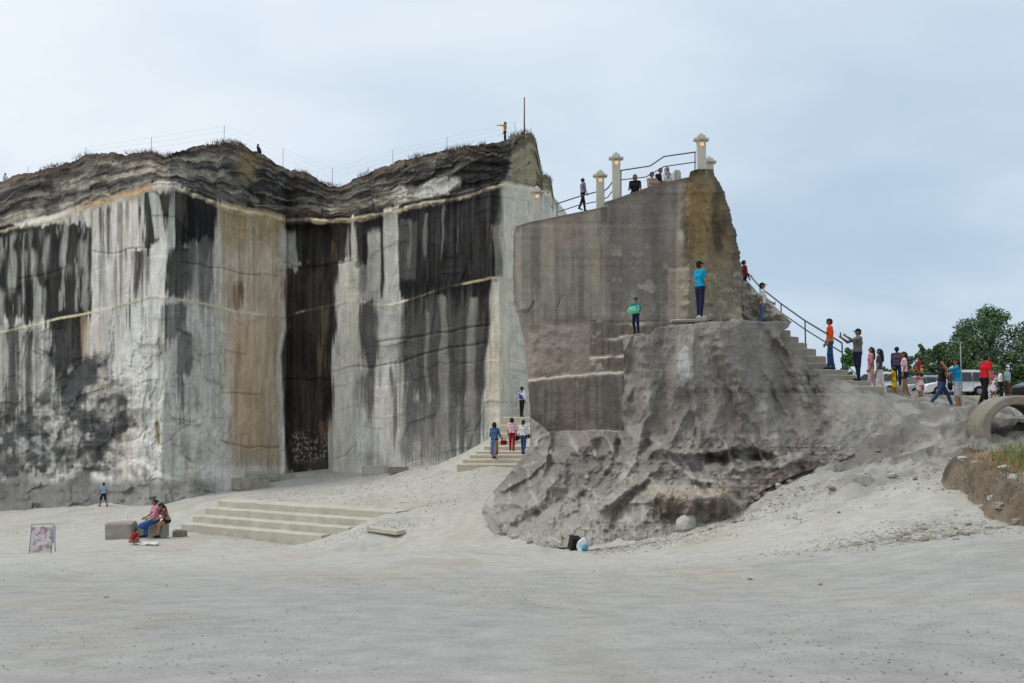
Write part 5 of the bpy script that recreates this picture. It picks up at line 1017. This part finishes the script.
# rock top
p = UV(583, 211, 36.6); person('woman in lavender top and black leggings walking along the rock top', (p.x, p.y, p.z), 1.22, deg(-70), patch_mat('cloth_lavender_check', (128,118,140), (92,84,104), 12), C['black'], legs=((14,6),(-14,8)), arms=((0,8,10),(8,8,14)), sleeve=.8)
for (a, b, d, t_, hr_, hm, lb, cp_) in [(635,177.5,35.6,C['black'],'long',HAIR,'black-haired person in black sitting behind the wall top',None),(652,175,35.4,C['beige'],'short',HAIRB,'person in beige sitting behind the wall top between black and white clad neighbours',None),(660.5,171,35.9,C['black'],'short',HAIR,'dark-haired person almost hidden behind the visitor in white',None),(667,170,35.0,C['white'],'hijab',dcol('scarf_grey', (150,150,156)),'person in white with grey headwear sitting beside the stone bollard',None)]:
    h = UV(a, b, d); person(lb, (h.x, h.y, h.z-.62), 1.55, deg(-160 if a > 640 else 170), t_, C['navy'], legs=((85,85),(85,80)), sit=True, hair=hr_, hairm=hm, sleeve=1.2, arms=((20,8,50),(20,8,50)))
# cliff rim
p = rim_point(505, .4, 1.0); py_ = person('person in yellow jacket pointing left on the tip of the cliff', (p.x, p.y, p.z-.15), 1.42, deg(95), C['olive'], C['black'], arms=((86,4,4),(10,8,10)), sleeve=1.8, hx=.018, hair='hijab', hairm=dcol('scarf_dark', (70,60,60)))
p = rim_point(258, .5, 1.0); person('dark-clad person crouching on the cliff rim above the tan face', (p.x, p.y, p.z+.25), 1.35, deg(70), C['navy'], C['navy'], legs=((95,120),(80,110)), sit=True, lean=20, sleeve=1.8, hx=.018)
p = rim_point(3, .3, 1.0); person('dark-haired person on the cliff rim at the left picture edge', (p.x, p.y, p.z-.75), 1.5, deg(-120), C['white'], C['black'], arms=((40,8,70),(20,8,40)), hx=.018)

# ---------------------------------------------------------------- parked cars
PAINT_W = plain('car_paint_white', (.68, .69, .70), .28, .03, 3, spec=.5); PAINT_S = plain('car_paint_silver', (.42, .44, .46), .3, .04, 3, metal=.3); PAINT_B = plain('car_paint_black', (.012, .013, .015), .25, .05, 3, spec=.5)
GLASS = plain('car_window_glass', (.018, .024, .03), .08, .1, 2, spec=.6); TYRE = plain('tyre_rubber', (.015, .015, .016), .8); RIM_M = plain('alloy_rim', (.35, .35, .36), .35, .1, 6, metal=.6); RED_L = plain('tail_lamp_red', (.3, .01, .01), .3); CLR_L = plain('head_lamp_clear', (.6, .62, .64), .15); TRIM = plain('black_trim', (.02, .02, .022), .6)
def car(label, loc, rz, paint, L=4.3, Wd=1.72, Ht=1.72, kind='mpv'):
    """local +X is the front"""
    r = empty('parked_car', loc, rz); tag(r, label, 'car'); hw = Wd/2; wr = .33; ax1, ax2 = L*.31, -L*.30; g = .22
    belt = .95 if kind == 'mpv' else .90
    def arch(cx): return [(cx-(wr+.07)*math.cos(t), .0+max(g, wr+(wr+.07)*math.sin(t)*1.0)) for t in [i*math.pi/8 for i in range(9)]]
    prof = [(L/2-.02, .55), (L/2-.04, .72), (L/2-.14, .80), (L*.27, .98), (L*.20, 1.0), (L*.06, Ht-.10), (-.02, Ht-.02), (-L*.25, Ht), (-L*.43, Ht-.07), (-L*.465, Ht-.16), (-L*.495, 1.02), (-L/2+.02, .60), (-L/2+.03, .32), (-L/2+.1, g)]
    prof += arch(ax2)+[( (ax1+ax2)/2, g)]+arch(ax1)+[(L/2-.08, g), (L/2-.01, .36)]
    def yw(z, full): return full-(.30*(z-belt) if z > belt else 0)
    v = []; n = len(prof)
    for sgn, ins in ((-1, .0), (-1, .07), (1, .07), (1, .0)):
        for x, z in prof:
            k = .0 if ins else .05
            v.append((x*(1-k*.5), sgn*(yw(z, hw)-ins-(0 if ins else .0)), z-(k*.6 if z > .5 else 0)))
    mb = MB(); f = [(l*n+i, l*n+(i+1) % n, (l+1)*n+(i+1) % n, (l+1)*n+i) for l in range(3) for i in range(n)]+[tuple(range(n))[::-1], tuple(3*n+i for i in range(n))]
    mb.add(v, f); body = mb.build('body', paint, r, False)
    zt, zb = Ht-.17, belt+.06
    for s in (-1, 1):
        for (x0, x1, x0t, x1t) in [(L*.19, L*.03, L*.09, L*.03), (L*.015, -L*.20, L*.015, -L*.20), (-L*.215, -L*.44, -L*.215, -L*.42)]:
            m2 = MB(); pts_ = [(x0, zb), (x1, zb), (x1t, zt), (x0t, zt)]
            m2.add([(x, s*(yw(z, hw)+.006), z) for x, z in pts_]+[(x, s*(yw(z, hw)-.03), z) for x, z in pts_], [(0, 1, 2, 3), (4, 7, 6, 5), (0, 4, 5, 1), (1, 5, 6, 2), (2, 6, 7, 3), (3, 7, 4, 0)]); m2.build('side_window', GLASS, r)
        for x in (L*.0, -L*.21):
            d_ = MB().box((x, s*(hw+.004), .62), (.012, .012, .62)).build('door_seam', TRIM, r); MB().box((x+.14, s*(hw+.012), .86), (.16, .03, .03)).build('door_handle', paint, r, False, .008)
        MB().box((L*.19, s*(hw+.06), belt+.08), (.09, .17, .13)).build('wing_mirror', paint, r, False, .03)
        MB().box((0, s*(hw+.004), .27), (L*.36, .02, .08)).build('side_sill', TRIM, r)
        MB().box((L/2-.13, s*(hw-.28), .70), (.16, .40, .12), 0, 0, .35).build('headlight', CLR_L, r, False, .02); MB().box((-L/2+.045, s*(hw-.16), .95), (.07, .18, .36), 0, 0, -.1).build('tail_light', RED_L, r, False, .02)
        for ax_ in (ax1, ax2):
            w_ = MB().lathe([(.19, -.10), (.30, -.105), (wr, -.07), (wr, .07), (.30, .105), (.19, .10)], (ax_, s*(hw-.105), wr), 22, 'Y').build('wheel', TYRE, r, True)
            rm = MB().lathe([(.001, .07), (.05, .075), (.19, .06), (.20, .10)], (0, 0, 0), 20, 'Y')
            for k in range(5):
                a_ = k*2*math.pi/5; rm.box((math.cos(a_)*.11, .085, math.sin(a_)*.11), (.17, .02, .045), 0, 0, -a_)
            ro = rm.build('rim', RIM_M, w_); ro.location = (ax_, s*(hw-.105), wr); ro.scale = (1, s, 1)
    for nm, (xa, za, xb, zb2), ins in [('windscreen', (L*.205, 1.04, L*.07, Ht-.13), .1), ('rear_window', (-L*.485, 1.08, -L*.462, Ht-.20), .12)]:
        sx = .02 if nm == 'windscreen' else -.02; m2 = MB(); m2.add([(xa+sx, -(yw(za, hw)-ins), za), (xa+sx, yw(za, hw)-ins, za), (xb+sx, yw(zb2, hw)-ins, zb2), (xb+sx, -(yw(zb2, hw)-ins), zb2), (xa-sx, -(yw(za, hw)-ins), za-.02), (xa-sx, yw(za, hw)-ins, za-.02), (xb-sx, yw(zb2, hw)-ins, zb2-.02), (xb-sx, -(yw(zb2, hw)-ins), zb2-.02)], [(0, 1, 2, 3), (4, 7, 6, 5), (0, 4, 5, 1), (2, 6, 7, 3), (1, 5, 6, 2), (0, 3, 7, 4)]); m2.build(nm, GLASS, r)
    MB().box((L/2-.05, 0, .38), (.1, Wd-.16, .22)).build('front_bumper', paint, r, False, .03); MB().box((L/2-.02, 0, .58), (.05, Wd*.5, .12)).build('grille', TRIM, r, False, .01); MB().box((-L/2+.03, 0, .42), (.1, Wd-.12, .26)).build('rear_bumper', paint, r, False, .03)
    MB().box((L/2+.012, 0, .40), (.012, .44, .12)).build('number_plate', TRIM, r); MB().box((-L/2-.03, 0, .66), (.012, .44, .12)).build('number_plate', TRIM, r)
    for s in (-1, 1): MB().tube([(-L*.02, s*(hw-.34), Ht+.03), (-L*.38, s*(hw-.34), Ht+.03)], .018, 6).build('roof_rail', TRIM, r)
    return r
car('white people carrier parked sideways behind the man in blue', at_ground(955,397,69), deg(176), PAINT_W, 4.5, 1.75, 1.80)
car('white car parked behind the woman in dark grey, nose to the left', at_ground(869,398,67), deg(168), PAINT_W, 4.1, 1.7, 1.62)
car('silver car half hidden behind the white people carrier', at_ground(921,399,76), deg(200), PAINT_S, 4.2, 1.7, 1.66)
car('black car cut off by the right picture edge', at_ground(1054,401,46), deg(215), PAINT_B, 4.3, 1.75, 1.75)

# ---------------------------------------------------------------- trees behind the car park
LEAFS = [[plain('leaf_a_dark', (0.056, 0.105, 0.051), .7), plain('leaf_a_mid', (0.101, 0.173, 0.076), .7), plain('leaf_a_light', (0.172, 0.255, 0.107), .7)], [plain('leaf_b_dark', (0.081, 0.127, 0.070), .7), plain('leaf_b_mid', (0.131, 0.191, 0.107), .7), plain('leaf_b_light', (0.202, 0.255, 0.142), .7)], [plain('leaf_c_dark', (0.070, 0.164, 0.047), .7), plain('leaf_c_mid', (0.121, 0.255, 0.070), .7), plain('leaf_c_light', (0.202, 0.364, 0.119), .7)]]
BARK = plain('bark_grey_brown', (.09, .07, .055), .9, .3, 8, .5)
def tree(label, px, d, top_py, wpx, kind=0, nclump=26, leaves=5200, crown0=.25, name='tree', cat='tree', seed=0, lf=.17, group='trees behind the car park', flat=1.0):
    rg = np.random.RandomState(seed+77); p = UV(px, 400, d); z0 = gz(p.x, p.y); Ht = UV(px, top_py, d).z-z0; Rw = wpx/2*d/FPX
    r = empty(name, (p.x, p.y, z0-.1)); tag(r, label, cat, group)
    mb = MB(); tr = max(.06, Ht*.022); trunk = [Vector((0, 0, -.2)), Vector((rg.normal()*.1, 0, Ht*.2)), Vector((rg.normal()*.25, rg.normal()*.2, Ht*.42)), Vector((rg.normal()*.3, rg.normal()*.2, Ht*.72))]
    mb.tube(trunk, tr, 8, tr*.35); cl = []
    for i in range(nclump):
        t = crown0+(1-crown0)*(i+.5)/nclump; prof_ = math.sin(math.pi*min(1, (t-crown0)/(1-crown0)*.82+.18))**.7
        a = rg.rand()*2*math.pi; rad = Rw*prof_*math.sqrt(rg.uniform(.12, 1.0)); c = Vector((math.cos(a)*rad, math.sin(a)*rad*.85, Ht*t-Ht*.04)); sz = Rw*rg.uniform(.20, .40)
        cl.append((c, sz)); st_ = trunk[1].lerp(trunk[3], min(1, max(0, t*.9-.15))); md = st_.lerp(c, .55)+Vector((0, 0, Ht*.02)); mb.tube([st_, md, c], tr*.32, 5, tr*.08)
    mb.build('trunk', BARK, r, True)
    P_ = []; sh_ = []
    for c, sz in cl:
        n = int(leaves/nclump*rg.uniform(.6, 1.4)); v = rg.normal(size=(n, 3)); v /= np.linalg.norm(v, axis=1)[:, None]; v *= (rg.rand(n)**.45)[:, None]*sz*np.array([1, 1, .72*flat]); P_.append(np.array(c)+v)
    P_ = np.concatenate(P_); n = len(P_); a = rg.normal(size=(n, 3)); a /= np.linalg.norm(a, axis=1)[:, None]; b = rg.normal(size=(n, 3)); b -= (b*a).sum(1)[:, None]*a; b /= np.linalg.norm(b, axis=1)[:, None]
    s = lf*rg.uniform(.6, 1.3, n)[:, None]; V = np.stack([P_-a*s, P_+b*s*.5, P_+a*s, P_-b*s*.5], 1).reshape(-1, 3); F_ = np.arange(n*4).reshape(-1, 4)
    me = raw_mesh('crown', V, F_, False, None, LEAFS[kind], rg.choice(3, n, p=[.4, .4, .2])); link('crown', me, r)
tree('tallest spreading broadleaf tree at the right edge',993,92,307,84,0,56,17000,.15,seed=21,lf=.13)
tree('broadleaf tree cut off by the right edge',1036,88,320,62,1,34,9000,.1,seed=2,lf=.13)
tree('dense dark tree left of the tallest tree',965,96,328,52,0,32,9000,.08,seed=3,lf=.13)
tree('rounded dark tree above the man in blue',944,100,342,44,0,26,6500,.06,seed=4)
tree('thin sparse tree above the girl with the red headscarf',922,95,341,24,1,13,1300,.3,seed=5,lf=.14)
tree('low dark tree behind the silver car',930,104,350,44,0,22,5000,.05,seed=6)
tree('small pale green tree behind the woman in white and pink',910,106,358,22,1,14,2200,.08,seed=7)
tree('bright green bush behind the man photographing',850,64,346,22,2,16,3000,.05,'bush','bush',8,.12,flat=1.5)
tree('low shrub right of the photographing man, beyond the cars',884,110,366,26,1,12,2000,.05,'bush','bush',9,.14)
tree('low dark hedge tree behind the man in red',985,84,362,40,1,18,3800,.04,seed=10)
tree('dark tree filling the gap above the people carrier',955,110,352,40,0,18,3600,.05,seed=11)
tree('leafy tree behind the woman in sage headscarf',1012,86,352,40,0,20,4200,.05,seed=12)
tree('grey-green shrub at the far edge of the car park',900,118,372,30,1,12,1800,.03,'bush','bush',13,.16)
# low wall of pale spoil at the car park edge
